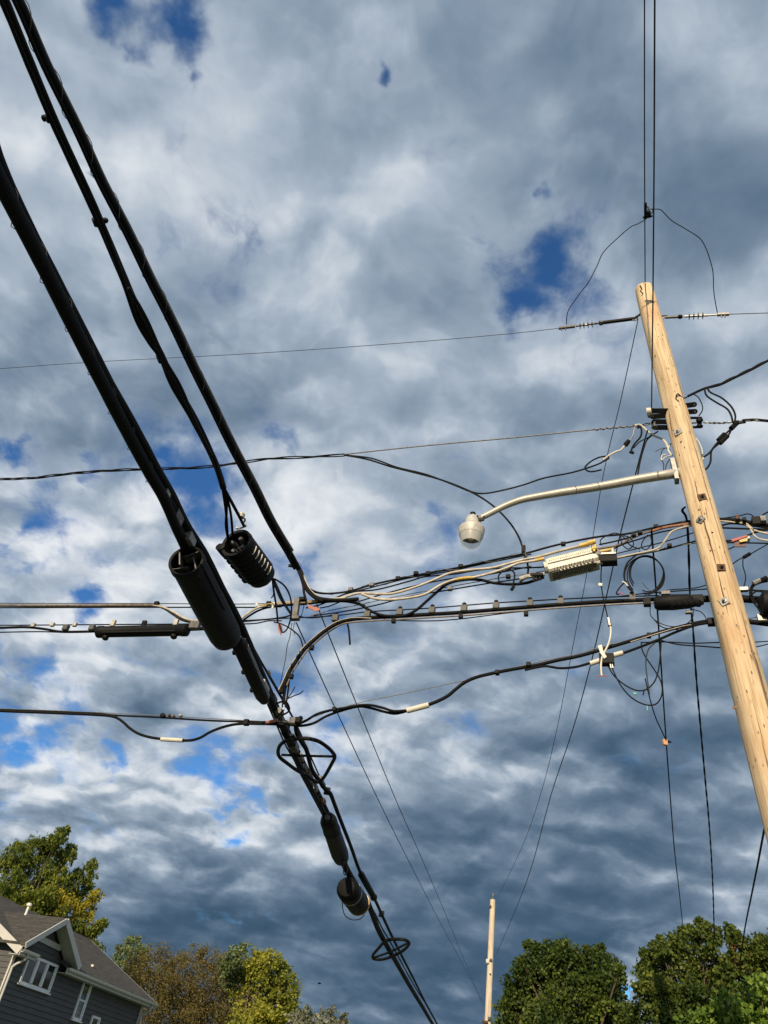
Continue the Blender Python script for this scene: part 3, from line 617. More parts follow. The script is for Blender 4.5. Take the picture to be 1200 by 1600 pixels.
hr = thing('twisted_cable_line', 'right black cable of the three overhead, bending right onto the cross-road bundle', 'cable line', Ph(475, 905, 5.05))
HR = [(-35, -120), (28, 0), (73, 103), (121, 200), (160, 285), (200, 362), (235, 435), (268, 500), (305, 578), (330, 628), (364, 698), (397, 760), (424, 815), (452, 862), (466, 888)]
cable(hr, 'cable', Hs(HR, 5.1), BLK, r=.032, n=12, lump=.02)
off = [(x - 6, y + 1) for x, y in HR]; cable(hr, 'cable', Hs(off, 5.05), BLK, r=.014, n=8)
off = [(x + 5, y - 2) for x, y in HR[:-1]]; cable(hr, 'cable', Hs(off, 5.15), TAN, r=.016, n=8)
spiral(hr, 'lashing_wire', Hs(HR, 5.1), .047, .42, .003, STLD)
for l, m, w in [([(460, 876), (470, 892), (475, 908), (484, 924), (499, 935), (530, 938), (560, 936)], BLK, 6), ([(464, 880), (472, 896), (479, 912), (490, 928), (508, 936), (540, 934)], WHT, 4), ([(458, 872), (468, 890), (476, 912), (484, 920), (498, 926), (520, 928)], BLK, 3), ([(455, 870), (466, 892), (473, 912), (475, 926), (478, 938)], BLK, 4), ([(462, 878), (470, 900), (478, 920), (492, 934), (505, 939)], BLK, 5)]: cable(hr, 'cable_tail', Ws(l, .1), m, w=w, n=10)
clampbox(hr, 'clip', Ph(454, 884, 5.1), (.05, .03, .03), BLK2)

# ------------------------------------------------------------------ closures on the heavy line
def closure_dome():
    A, B, d, L_ = along(3.78, 291, 876, 356, 1000)
    t = thing('splice_closure', 'largest black cylindrical closure, open end up, at the left where the cables cross', 'splice closure', A, 'black splice closures on the trunk line')
    R0 = rpx(57, A); R1 = rpx(49, B)
    MB().lathe(A, d, [(.22, R0 * .35), (.19, R0 * .80), (0, R0 * .86), (-.008, R0 * .98), (.0, R0), (.07, R0 * 1.02), (.075, R0 * .96), (L_ * .5, (R0 + R1) / 2), (L_ * .9, R1), (L_ * .97, R1 * .92), (L_, R1 * .7)], 40).build('housing', BLK2, t)
    sd_ = d.cross(UPV).normalized()
    for a in (.3, 2.1, 3.6, 5.0):
        MB().box(A + d * .06 + (sd_ * math.cos(a) + d.cross(sd_) * math.sin(a)) * R0 * .55, (.1, .16, .012), (d, (sd_ * math.cos(a + .8) + d.cross(sd_) * math.sin(a + .8)), sd_)).build('inner_plate', STLD, t)
    MB().box(A + d * .35 + sd_ * R0 * .99 - UPV * .02, (L_ * .55, .02, .05), (d, sd_, UPV)).build('side_seam', BLK2, t)
    for f in (.25, .5, .75): MB().lathe(A + d * L_ * f, d, [(0, R0 * .94), (.01, R0 * .995 - f * .01), (.035, R0 * .995 - f * .01), (.045, R0 * .92)], 40, caps=False).build('rib', BLK2, t)
closure_dome()
A, B, d, L_ = along(3.8, 372, 1002, 413, 1094)
t = thing('splice_closure', 'long slim black closure with side knobs directly below the largest one', 'splice closure', A, 'black splice closures on the trunk line')
r_ = rpx(25, A)
MB().lathe(A, d, [(0, r_ * .5), (.05, r_), (L_ * .9, r_ * .98), (L_, r_ * .7)], 20).build('housing', BLK2, t)
sdv = d.cross(UPV).normalized(); sdv = sdv if sdv.x < 0 else -sdv
for f in (.18, .5, .82): MB().lathe(A + d * L_ * f + sdv * r_ * .9, sdv, [(0, .03), (.035, .03), (.045, .015)], 10).build('knob', BLK2, t)
MB().box(A + d * L_ * .5 - sdv * r_ * .85, (L_ * .85, .03, .05), (d, sdv, UPV)).build('seam_bar', STLD, t, smooth=False)
# ribbed closure
A, B, d, L_ = along(4.42, 369, 848, 411, 903)
t = thing('splice_closure', 'ribbed black closure with painted pale glints, hanging right of the largest closure', 'splice closure', A, 'black splice closures on the trunk line')
R0 = rpx(53, A); prof = [(.15, R0 * .3), (.13, R0 * .74), (0, R0 * .8), (-.005, R0 * .97), (.03, R0)]
nrb = 7; Lb = L_ * .95
for i in range(nrb):
    a = .05 + (Lb - .1) * i / nrb; w_ = (Lb - .1) / nrb
    prof += [(a, R0 * .90), (a + w_ * .3, R0 * .97), (a + w_ * .7, R0 * .97), (a + w_ * .98, R0 * .90)]
prof += [(Lb, R0 * .88), (Lb + .05, R0 * .6)]
MB().lathe(A, d, prof, 40).build('housing', BLK2, t)
side = d.cross(UPV).normalized(); side = side if side.x > 0 else -side; dn = d.cross(side).normalized(); dn = dn if dn.z < 0 else -dn
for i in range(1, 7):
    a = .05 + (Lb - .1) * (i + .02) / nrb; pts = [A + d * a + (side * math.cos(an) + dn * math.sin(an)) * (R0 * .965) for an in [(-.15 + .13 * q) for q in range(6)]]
    MB().tube(pts, .007, 6).build('painted_glint', CRM, t)  # cream strips stand in for highlights on one side of the ribs
for i in range(6):
    a = .1 + (Lb - .16) * i / 5; an = 2.7; c = A + d * a + (side * math.cos(an) + dn * math.sin(an)) * R0 * .95
    MB().lathe(c - d * .03, d, [(0, .02), (.012, .038), (.05, .038), (.06, .02)], 10).build('latch', BLK2, t)
c = A + (side * math.cos(2.9) + dn * math.sin(2.9)) * R0 * 1.0 + d * .04; MB().bbox(c, (.12, .10, .08), (d, side, dn), .3).build('latch', BLK2, t)
for an in (.5, 1.9, 3.6, 4.9): MB().lathe(A + d * .10 + (side * math.cos(an) + dn * math.sin(an)) * R0 * .45, -d, [(0, .03), (.06, .03), (.08, .02)], 10).build('port', STLD, t)
# lower closures
A, B, d, L_ = along(3.85, 512, 1279, 534, 1343)
t = thing('splice_closure', 'medium capsule-shaped black closure on the lower trunk line above the round one', 'splice closure', A, 'black splice closures on the trunk line')
R0 = rpx(27, A); MB().lathe(A, d, [(0, R0 * .55), (.04, R0 * .85), (.14, R0), (.5, R0 * 1.0), (.53, R0 * 1.06), (.6, R0 * 1.06), (.63, R0), (L_ * .82, R0 * 1.12), (L_ * .95, R0 * 1.0), (L_, R0 * .6)], 28).build('housing', BLK2, t)
MB().lathe(A - d * .1, d, [(0, R0 * .25), (.12, R0 * .3)], 12).build('cable_port', STLD, t)
cable(t, 'hanging_loop', Hs([(537, 1346), (537, 1364), (541, 1366), (543, 1352), (541, 1346)], 3.7), DRK, w=1.6)
A, B, d, L_ = along(3.7, 543, 1389, 564, 1417)
t = thing('splice_closure', 'round glossy black closure, lowest on the trunk line, with a gold band', 'splice closure', A, 'black splice closures on the trunk line')
R0 = rpx(36, A); dd = d
GLB = mat('gloss_black', (.006, .006, .006), .6, var=.2, spec=.12)
MB().lathe(A, dd, [(-.12, R0 * .2), (-.10, R0 * .7), (-.02, R0 * .96), (.12, R0), (L_ * .8, R0 * 1.0), (L_ * .95, R0 * .8), (L_, R0 * .3)], 28).build('housing', GLB, t)
GOLD = mat('brass_band', (.55, .38, .14), .4, .6)
MB().lathe(A + dd * L_ * .78, dd, [(0, R0 * 1.0), (0, R0 * 1.03), (.05, R0 * 1.03), (.05, R0)], 28, caps=False).build('band', GOLD, t)
MB().lathe(A + dd * L_ * .2, dd, [(0, R0 * .99), (0, R0 * 1.02), (.05, R0 * 1.02), (.05, R0)], 28, caps=False).build('band', STL, t)
cable(t, 'hanging_wire', Hs([(536, 1404), (535, 1415), (539, 1430), (550, 1437), (562, 1436), (569, 1430)], 3.6), DRK, w=1.5)
stick(t, 'strap_hook', Ph(546, 1374, 3.9), Ph(548, 1395, 3.7), .03, STLD)

# snowshoe brackets that store slack cable
def shoe(label, loop, bar, h, w):
    t = thing('slack_bracket', label, 'cable bracket', Ph(*loop[0], h), 'slack cable brackets on the trunk line')
    pts = Hs(loop, h); cable(t, 'hoop', pts, BLK2, w=w, n=10, closed=True)
    for br in bar: cable(t, 'crossbar', Hs(br, h), BLK2, w=w * .75)
shoe('large teardrop hoop bracket round the trunk line under the cross-road cables', [(448, 1157), (462, 1154.5), (480, 1154), (497, 1158), (511, 1167), (520, 1176), (523, 1183), (518, 1194), (505, 1216), (495, 1222), (480, 1212), (463, 1203), (448, 1192), (437, 1183), (434.5, 1174), (438, 1164)], [[(440, 1179.5), (480, 1181), (521, 1182)]], 3.8, 5.5)
shoe('small hoop bracket on the trunk line near the bottom of the picture', [(603, 1470), (620, 1467.5), (634, 1469), (639, 1475), (630, 1485), (613, 1494), (597, 1499), (584, 1498), (583, 1492), (592, 1481)], [[(585, 1496), (610, 1487), (636, 1474)]], 3.9, 4.5)

# ------------------------------------------------------------------ upper cross-road bundle
ba = thing('cable_bundle', 'upper tangled bundle of black and pale cables crossing to the pole, past the amplifier', 'cable bundle', W(700, 900))
def run(parent, name, l, m, w, o=.24, n=8): return cable(parent, name, Ws(l, o), m, w=w, n=n)
run(ba, 'messenger', [(-60, 941), (0, 942.5), (245, 943), (345, 944), (440, 943), (480, 943)], STLD, 1.6)
run(ba, 'weathered_cable', [(-60, 944), (0, 946), (120, 946.5), (235, 946), (255, 950), (270, 959), (284, 968), (302, 972), (320, 971)], TAN, 4.6)
run(ba, 'pale_cable', [(240, 946), (256, 949), (272, 957), (288, 966), (304, 970), (322, 969)], WHT, 3.4, .18)
run(ba, 'black_cable', [(-60, 948), (0, 949.5), (200, 949), (345, 949), (400, 949), (440, 948)], BLK, 2.2)
run(ba, 'pale_cable', [(378, 966), (388, 958), (400, 951), (416, 946), (440, 943), (470, 941.5), (495, 940)], WHT, 3.8, .2)
run(ba, 'weathered_cable', [(378, 971), (390, 962), (404, 954), (420, 949), (445, 946), (475, 944), (505, 941), (540, 940), (570, 946)], BLK, 3.4)
run(ba, 'yellowed_cable', [(405, 946), (440, 941), (470, 940), (520, 938)], YEL, 1.6, .16)
top1 = [(478, 918), (488, 924), (510, 927.5), (545, 924), (580, 914), (620, 905), (660, 897), (700, 890), (740, 882), (780, 873), (820, 865), (860, 854), (900, 845), (940, 838), (980, 834), (1020, 825), (1060, 817), (1078, 814), (1110, 811)]
run(ba, 'black_cable', top1, BLK, 3.2)
run(ba, 'black_cable', [(540, 928), (580, 918), (640, 903), (700, 893), (760, 880), (830, 866)], BLK, 2.2, .3)
run(ba, 'black_cable', [(478, 950), (500, 945), (525, 934), (550, 925), (590, 921), (640, 908), (665, 901), (710, 897), (745, 891), (780, 888), (830, 887), (870, 884), (930, 875)], BLK, 2.4)
run(ba, 'black_cable', [(560, 940), (600, 928), (650, 915), (700, 905), (760, 898), (830, 885)], BLK, 2.2, .3)
run(ba, 'pale_cable', [(488, 932), (504, 937), (530, 935), (560, 927), (590, 928), (615, 927), (650, 917), (680, 905), (705, 895), (740, 890), (770, 887), (800, 879), (820, 874), (850, 868), (880, 860), (920, 852)], WHT, 4.0, .16, 10)
run(ba, 'pale_cable', [(565, 928), (585, 935), (610, 937), (640, 934), (665, 928), (685, 916), (700, 909), (718, 904), (740, 902), (765, 896), (790, 888), (810, 880), (830, 877), (850, 874)], WHT, 4.2, .14, 10)
run(ba, 'yellowed_splice', [(712, 905.5), (724, 903.5), (736, 902.5)], YEL, 5, .13)
run(ba, 'black_cable', [(484, 940), (520, 938), (545, 938), (562, 944), (578, 954), (595, 961), (615, 963), (635, 961), (652, 952), (668, 938), (684, 924), (700, 912), (725, 906), (750, 906), (772, 911), (800, 913), (822, 911), (838, 906), (850, 902)], BLK, 4.6, .2, 10)
run(ba, 'thin_messenger', [(485, 962), (520, 953), (560, 945), (620, 932), (680, 921), (740, 910), (800, 900), (860, 891), (940, 878), (1000, 865), (1040, 856), (1090, 848)], STL, 1.5)
run(ba, 'black_cable', [(490, 962), (540, 955), (590, 945), (640, 932), (700, 922), (760, 912), (820, 903), (860, 893)], BLK, 2.2)
run(ba, 'black_cable', [(935, 882), (960, 873), (1000, 866), (1040, 858), (1085, 846), (1110, 842)], BLK, 2.6)
run(ba, 'black_cable', [(936, 851), (960, 846), (990, 838), (1020, 828), (1050, 820), (1085, 814)], BLK, 2.6, .28)
run(ba, 'black_cable', [(930, 858), (965, 852), (985, 842), (1010, 832), (1040, 824), (1080, 817)], TAN, 3.4, .2)
run(ba, 'rust_cable', [(1015, 831), (1040, 824), (1075, 819), (1110, 815)], mat('rust_jacket', (.30, .13, .07), .6, var=.4, scale=30), 4.5, .16)
run(ba, 'pale_cable', [(958, 873), (990, 866), (1015, 861), (1030, 855), (1040, 843), (1048, 832), (1058, 827), (1072, 823), (1085, 820)], WHT, 3, .14)
run(ba, 'pale_cable', [(940, 880), (965, 871), (1000, 865), (1030, 859)], WHT, 2.6, .2)
run(ba, 'black_cable', [(950, 862), (975, 850), (1000, 842), (1030, 832), (1075, 824)], BLK, 2.4)
run(ba, 'black_cable', [(960, 866), (1000, 856), (1040, 846), (1085, 832)], BLK, 1.8)
run(ba, 'black_cable', [(940, 852), (938, 845), (946, 838), (962, 833), (975, 840), (985, 852), (1000, 858)], BLK, 1.8)
run(ba, 'wire_loop', [(970, 838), (972, 850), (982, 858), (990, 850), (984, 840), (974, 837)], BLK, 1.8, .15)
run(ba, 'wire_loop', [(1012, 836), (1004, 846), (1003, 856), (1011, 858), (1018, 848), (1016, 836)], BLK, 1.8, .15)
run(ba, 'wire_loop', [(786, 892), (779, 900), (781, 910), (790, 913)], BLK, 2.4, .12)
run(ba, 'wire_loop', [(787, 893), (797, 890), (804, 897), (802, 912), (801, 920)], BLK, 2.6, .12); stick(ba, 'wire_cap', W(803, 916, .12), W(799, 922, .12), .02, BLK)
for x, y in [(548, 921), (581, 914), (650, 896), (669, 896), (622, 904), (720, 885), (703, 920), (794, 901), (822, 874), (880, 850), (1000, 832), (1025, 823), (1046, 853), (990, 836), (420, 943), (1068, 818), (245, 943), (1070, 822)]:
    clampbox(ba, 'clamp', W(x, y, .18), (rpx(7, W(x, y)) * 2, .05, rpx(6, W(x, y)) * 2), random.choice([BLK2, STLD, BLK2]), WAX)
for x in range(500, 830, 46):
    pass
spiral(ba, 'lashing_wire', Ws([(560, 920), (640, 902), (720, 886), (820, 865)], .24), .03, .5, .003, STLD)
for (x0, y0, x1, y1) in [(812, 905, 826, 900), (826, 901, 838, 898)]: stick(ba, 'coax_connector', W(x0, y0, .1), W(x1, y1, .1), .028, random.choice([ALU, CRM]))
t = thing('line_tap', 'small black tap with three downward prongs hanging at the left end of the amplifier', 'line tap', W(840, 897, .1))
clampbox(t, 'body', W(839, 899, .1), (.16, .06, .04), BLK2, WAX)
for x in (833.5, 838, 843): stick(t, 'prong', W(x, 900, .1), W(x + .8, 909 - (x - 834) * .3, .1), .013, BLK2)
stick(t, 'end_plug', W(845, 898, .1), W(851, 897, .1), .028, ALU)

# amplifier
c0 = W(852, 882, .08); c1 = W(934, 862, .08); dA = (c1 - c0).normalized(); La = (c1 - c0).length; mid = (c0 + c1) / 2
AMPC = mat('pale_amplifier_paint', (.56, .53, .46), .5, .15, var=.25, scale=30, bump=.2)
amp = thing('amplifier', 'finned metal amplifier housing strung on the upper bundle left of the pole', 'amplifier', mid - UPV * .12)
nA = Vector((dA.y, -dA.x, 0)).normalized(); nA = nA if nA.y < 0 else -nA; upA = dA.cross(nA); upA = upA if upA.z > 0 else -upA
FR = (dA, nA, upA)
Hh = .21; Dd = .26
MB().bbox(mid - nA * Dd * .5, (La * .96, Dd, Hh), FR, .12).build('body', AMPC, amp, smooth=False)
MB().box(mid + nA * .004 + upA * .0, (La * .9, .012, .012), FR).build('seam', STLD, amp, smooth=False)
for i in range(24):
    x = -La * .40 + La * .8 * i / 23
    MB().box(mid + dA * x + nA * .006 + upA * .058, (.008, .014, random.uniform(.040, .052)), FR).build('fin', AMPC, amp, smooth=False)
    MB().box(mid + dA * x - nA * Dd * .45 - upA * (Hh / 2 + .008), (.007, .16, .016), FR).build('fin', STLD, amp, smooth=False)
for i in range(14):
    MB().lathe(mid + dA * (-La * .36 + La * (.72 * i / 13 + random.uniform(-.01, .01))) + nA * .0 - upA * .085, nA, [(0, .006), (.012, .006), (.014, .003)], 6).build('screw', ALU, amp, smooth=False)
for i in range(9): MB().lathe(mid + dA * (-La * .25 + La * .55 * i / 8) + nA * (-.03) - upA * (Hh / 2), -upA, [(0, .010), (.02, .010)], 6).build('screw', CRM, amp, smooth=False)
for xx, yy in ((-.4, -.2), (-.3, -.2), (.0, -.18), (.3, -.2), (.38, -.15), (.4, -.05)): MB().lathe(mid + dA * La * xx + nA * yy - upA * Hh / 2, -upA, [(0, .02), (.018, .018)], 8).build('plug', ALU, amp)
for s_ in (-1, 1):
    MB().bbox(mid + dA * (La * .49 * s_) - nA * .06, (.05, .12, .15), FR, .3).build('end_cap', STLD if s_ > 0 else ALU, amp)
for (a, c_, m_, w) in [((905, 853), (925, 848), YEL, 7), ((918, 849), (930, 846), YEL, 8), ((836, 876), (850, 873), YEL, 5), ((925, 858), (932, 856), YEL, 8), ((928, 862), (930, 852), GOLD, 5)]: stick(amp, 'port_connector', W(*a, .06), W(*c_, .06), rpx(w, W(*a)), m_, 10)
run(amp, 'pale_tube', [(835, 872), (870, 862), (905, 853), (915, 850)], WHT, 4, .05)
t = thing('line_splitter', 'small dark box with a yellow connector just right of the amplifier', 'line splitter', W(952, 877, .1))
clampbox(t, 'body', W(951, 876, .1), (.20, .12, .10), BLK2, WAX)
clampbox(t, 'lid', W(951, 869, .1), (.18, .13, .03), STL, WAX)
stick(t, 'connector', W(938, 862, .08), W(958, 858, .08), rpx(5, W(950, 860)), YEL, 10); stick(t, 'elbow', W(957, 858, .08), W(958, 868, .08), .022, ALU); stick(t, 'connector', W(932, 880, .08), W(941, 878, .08), .028, ALU)
# coil of spare cable
coil = thing('cable_coil', 'round coil of spare thin black cable hanging between amplifier and pole', 'cable coil', W(1005, 930))
rn = random.Random(11)
for q in range(4):
    cx, cy, rx, ry = 1007 + q * 1.2, 899 - q * .6, 31 - q * 1.8, 31 - q * 1.3
    pts = [W(cx + rx * math.cos(a) + 1.2 * math.sin(2 * a + q), cy + ry * math.sin(a) + math.cos(3 * a + q), .14 + .012 * q) for a in [math.radians(120 + q * 9 + s_ * 20) for s_ in range(0, 17)]]
    cable(coil, 'turn', pts, BLK, w=1.9)
run(coil, 'turn', [(989, 925), (979, 912), (975, 898), (980, 880), (992, 869), (1000, 862)], BLK, 2.6, .15)
run(coil, 'tail', [(979, 908), (970, 916), (963, 927), (968, 929)], BLK, 2.2, .15); run(coil, 'pink_tail', [(965, 925), (970, 927), (975, 930)], PNK, 1.6, .14)
run(coil, 'tie', [(972, 909), (977, 911), (981, 916)], CRM, 2.6, .13); run(coil, 'tail', [(1003, 910), (1010, 918), (1020, 926)], DRK, 1, .14)
# connector joint of drops left of the coil
t = thing('wire_joint', 'cluster of small drop-wire clamps with faded orange tags below the ribbed closure', 'wire joint', W(460, 965))
clampbox(t, 'grip_body', W(463, 950, .1), (.07, .06, .30), STLD, (WX, Wn, (W(465, 938) - W(461, 965)).normalized())); clampbox(t, 'grip_foot', W(461, 966, .1), (.12, .07, .05), STLD, WAX)
clampbox(t, 'grip_top', W(472, 936, .1), (.07, .05, .05), BLK2, WAX)
zc = depth(Ph(426, 908, 4.42)); zd = depth(W(455, 955))
for l, w in [([(426, 906), (428, 925), (432, 950), (434, 972)], 3.2), ([(427, 905), (434, 920), (442, 938), (452, 955), (458, 960)], 4), ([(430, 905), (445, 916), (454, 935), (455, 960), (450, 980), (443, 988), (438, 985)], 2.6), ([(428, 910), (438, 935), (448, 950), (456, 962)], 3), ([(428, 918), (427, 930), (424, 934)], 2)]: cable(t, 'lead', interp(l, zc, zd), BLK, w=w)
run(t, 'lead', [(428, 972), (440, 975), (455, 983), (468, 995), (473, 1010), (473, 1014)], BLK, 2.2, .2)
run(t, 'lead', [(476, 940), (473, 955), (470, 965)], DRK, 1.2); run(t, 'lead', [(456, 974), (453, 995), (449, 1008), (446, 1030), (443, 1045), (438, 1068)], DRK, 1.2); run(t, 'lead', [(461, 972), (458, 983), (461, 992)], DRK, 1)
def flag(parent, name, pts, m, o=.1):
    ps = Ws(pts, o); k = len(ps); vs = [p for p in ps] + [p + Wn * .012 for p in ps]
    return MB().add(vs, [tuple(range(k)), tuple(range(2 * k - 1, k - 1, -1))] + [(i, k + i, k + (i + 1) % k, (i + 1) % k) for i in range(k)]).build(name, m, parent, smooth=False)
flag(t, 'tag', [(435, 973), (440, 976), (441, 986), (438, 992), (434, 982)], ORG); flag(t, 'tag', [(480, 943), (485, 946), (498, 950), (500, 953), (494, 955), (482, 950)], ORG, .05)
flag(t, 'cream_clip', [(424, 949), (428, 940), (430, 941), (426, 951)], CRM, .08); flag(t, 'cream_clip', [(399, 943), (402, 940), (403, 946), (400, 947)], CRM, .08)
run(t, 'lead', [(376, 970), (400, 969), (425, 967), (445, 964), (458, 960)], BLK, 2.6); run(t, 'lead', [(376, 975), (400, 974), (420, 970), (440, 970)], BLK, 2)
run(t, 'lead', [(464, 962), (478, 965), (495, 965), (520, 961)], BLK, 2); run(t, 'lead', [(500, 950), (515, 947), (530, 941), (545, 936)], BLK, 2)

# ------------------------------------------------------------------ middle cross-road cable
bb = thing('cable_bundle', 'middle black cross-road cable hung from square grey hangers, curving down to the trunk line', 'cable bundle', W(700, 963))
run(bb, 'messenger', [(-60, 976), (0, 977), (150, 976), (300, 975), (345, 975)], BLK, 2)
run(bb, 'black_cable', [(-60, 982), (0, 981), (40, 980), (70, 983), (95, 987), (130, 987), (160, 986)], BLK, 4)
run(bb, 'black_cable', [(-60, 990), (0, 988), (60, 987), (95, 988)], BLK, 2)
run(bb, 'black_cable', [(285, 984), (320, 982), (350, 982)], BLK, 6)
run(bb, 'messenger', [(375, 972), (430, 967), (470, 965), (524, 962), (574, 956), (625, 953), (675, 950), (725, 946), (775, 942), (828, 939), (880, 936), (950, 933), (1015, 931), (1030, 931)], BLK, 2)
CB = [(438, 1080), (444, 1068), (452, 1050), (462, 1034), (476, 1014), (493, 998), (512, 983), (532, 972), (555, 967), (580, 965), (620, 963), (670, 960), (720, 957), (770, 953), (820, 949), (870, 945), (930, 941), (990, 938), (1030, 936)]
run(bb, 'main_cable', CB, BLK, 6, .24, 12)
run(bb, 'second_cable', [(x + 1.5, y + 5) if x > 540 else (x + 4, y + 3) for x, y in CB[1:]], TAN, 2.6, .2)
run(bb, 'second_cable', [(x - 3, y - 2) if x < 560 else (x, y + 1) for x, y in CB[:10]], WHT, 1.3, .12)
run(bb, 'drooping_wire', [(600, 968), (640, 970), (680, 970), (720, 967), (760, 962), (800, 957), (860, 951), (930, 946)], BLK, 1.8)
stick(bb, 'taped_end', W(440, 1076), W(452, 1054), rpx(9, W(445, 1065)), BLK)
for x, y in [(524, 966), (574, 960.5), (624.5, 957), (675, 954), (725, 951), (775, 947), (828, 943), (876, 940), (988, 934)]:
    c = W(x, y, .2); h_ = clampbox(bb, 'hanger', c, (rpx(9.5, c) * 2, .06, rpx(11, c) * 2), mat('hanger_plastic', (.085, .082, .075), .6, var=.3) if x == 524 else bpy.data.materials['hanger_plastic'], WAX)
    MB().lathe(c + UPV * rpx(11, c), UPV, [(0, .025), (.03, .028), (.045, .012)], 8).build('nut', BLK2, h_)
for x, y in [(440, 1078), (487, 1010), (455, 1055), (615, 968), (720, 961), (822, 957)]: clampbox(bb, 'cable_clip', W(x, y + 2, .2), (.05, .05, .06), BLK2, WAX)
for (x, y, s) in [(103, 981, 9), (144, 981, 9)]:
    c = W(x, y, .2); clampbox(bb, 'hanger', c, (rpx(s, c) * 2, .06, rpx(s, c) * 2), bpy.data.materials['hanger_plastic'], WAX)
for (x, y) in [(52, 977), (82, 976), (117, 976)]: c = W(x, y, .22); clampbox(bb, 'clip', c, (.06, .04, .06), random.choice([STLD, ALU]), WAX)
run(bb, 'lower_tail', [(450, 1062), (446, 1078), (444, 1100)], BLK, 3); run(bb, 'lower_tail', [(452, 1060), (450, 1080), (446, 1105)], BLK, 3); run(bb, 'lower_tail', [(446, 1065), (443, 1085), (441, 1105)], BLK, 2.4)
run(bb, 'wire_end', [(449, 1092), (460, 1087), (468, 1084), (474, 1079)], BLK, 1.8); run(bb, 'wire_end', [(449, 1092), (456, 1082), (461, 1073)], BLK, 1.6)
o = cable(None, 'dangling_wire', Ws([(542, 970), (545, 985), (547, 1007)]), BLK, w=3); tag(o, 'short straight wire end hanging under the curved middle cable', 'wire end')
t = thing('splice_closure', 'horizontal black tube closure on the middle cable at the left edge', 'splice closure', W(222, 990))
A = W(152, 987.5, .2); B = W(294, 984.5, .2); d = (B - A).normalized(); L_ = (B - A).length; R0 = rpx(19, A)
MB().lathe(A, d, [(0, R0 * .7), (.02, R0), (.10, R0), (.11, R0 * .93), (L_ - .11, R0 * .93), (L_ - .10, R0), (L_ - .02, R0), (L_, R0 * .7)], 24).build('tube', BLK2, t)
for f in (.12, .87): MB().lathe(A + d * L_ * f - UPV * R0 * .9, -UPV, [(0, .045), (.035, .045), (.05, .03)], 12).build('foot', BLK2, t)
MB().box(A + d * L_ * .5 - UPV * R0 * .55 - Wn * R0 * .75, (L_ * .8, .015, .02), (d, Wn, UPV)).build('seam', BLK2, t, smooth=False)
for x, y, m_ in [(177, 974, ALU), (225, 975, BLK2), (275, 973, ALU)]: clampbox(t, 'top_clip', W(x, y, .2), (.06, .04, .10), m_, WAX)
clampbox(t, 'end_clamp', W(305, 977, .2), (.14, .07, .12), STLD, WAX)
# terminal on the middle cable beside the pole
t = thing('terminal_box', 'lumpy black cable terminal on the middle cable close left of the pole', 'cable terminal', W(1052, 942, .15))
A = W(1022, 943, .15); B = W(1083, 939, .15); d = (B - A).normalized(); L_ = (B - A).length; R0 = rpx(25, A)
MB().lathe(A, d, [(0, R0 * .6), (.03, R0 * .9), (.2, R0), (L_ - .05, R0 * .92), (L_, R0 * .6)], 20).build('body', BLK2, t)
for i in range(5):
    c = A + d * (L_ * (.34 + .15 * i)); dirp = (-Wn * .55 + d * .55 - UPV * .65).normalized()
    MB().lathe(c, dirp, [(0, .040), (R0 * .8, .040), (R0 * .85, .050), (R0 * 1.5, .042), (R0 * 1.7, .015)], 12).build('port', BLK2, t)
clampbox(t, 'end_clamp', W(1011, 941, .15), (.08, .07, .10), BLK2, WAX); clampbox(t, 'end_clamp', W(1090, 937, .15), (.12, .07, .11), BLK2, WAX); clampbox(t, 'top_clamp', W(1040, 927, .15), (.1, .05, .05), STLD, WAX); clampbox(t, 'metal_plug', W(1076, 957, .15), (.07, .04, .03), STLD, WAX)
run(t, 'cable_stub', [(1084, 937), (1100, 936), (1118, 935)], BLK, 11, .2, 12)
run(t, 'thin_loop', [(1016, 946), (1017, 962), (1030, 973), (1050, 979), (1070, 976), (1082, 965), (1083, 950)], BLK, 1.4, .2)
run(t, 'thin_loop', [(1030, 928), (1045, 922), (1070, 920), (1090, 918), (1110, 912)], BLK, 1.8); run(t, 'thin_loop', [(1022, 968), (1035, 980), (1060, 984)], BLK, 1.6); run(t, 'thin_loop', [(1080, 952), (1095, 956), (1103, 966), (1102, 974)], BLK, 1.5)
run(t, 'top_wire', [(968, 932), (1010, 927), (1050, 924), (1110, 920)], BLK, 2)
# middle and upper line right of the pole
br = thing('cable_bundle', 'black and white cables with red tag running from pole to right edge', 'cable bundle', W(1150, 825))
for l, m_, w in [([(1110, 812), (1140, 812), (1170, 816), (1210, 822), (1270, 830)], BLK, 6), ([(1112, 814), (1140, 812), (1165, 818), (1180, 829), (1210, 836), (1270, 850)], WHT, 3.4), ([(1112, 813), (1145, 816), (1168, 822), (1180, 838), (1195, 844), (1230, 846)], WHT, 3), ([(1112, 811), (1135, 809), (1155, 806), (1168, 803), (1176, 806), (1181, 815)], BLK, 1.8), ([(1110, 828), (1125, 822), (1145, 818), (1180, 822), (1230, 830)], BLK, 3), ([(1112, 824), (1160, 826), (1210, 828), (1270, 832)], BLK, 3), ([(1184, 812), (1190, 806), (1200, 800), (1240, 780)], BLK, 2.4), ([(1112, 844), (1140, 845), (1160, 840), (1180, 832), (1200, 826)], BLK, 3), ([(1110, 848), (1150, 848), (1200, 849), (1260, 851)], BLK, 2.4), ([(1120, 859), (1135, 859), (1150, 853)], BLK, 2), ([(1165, 838), (1190, 830), (1240, 822)], BLK, 2.4)]: run(br, 'cable', l, m_, w, .2)
for x, y, s, m_ in [(1181, 815, 11, BLK2), (1152, 810, 6, RUST), (1192, 812, 8, STLD), (1163, 813, 5, BLK2), (1169, 842, 4, ALU)]: clampbox(br, 'clamp', W(x, y, .15), (rpx(s, W(x, y)) * 2, .07, rpx(s * 1.4, W(x, y)) * 2), m_, WAX)
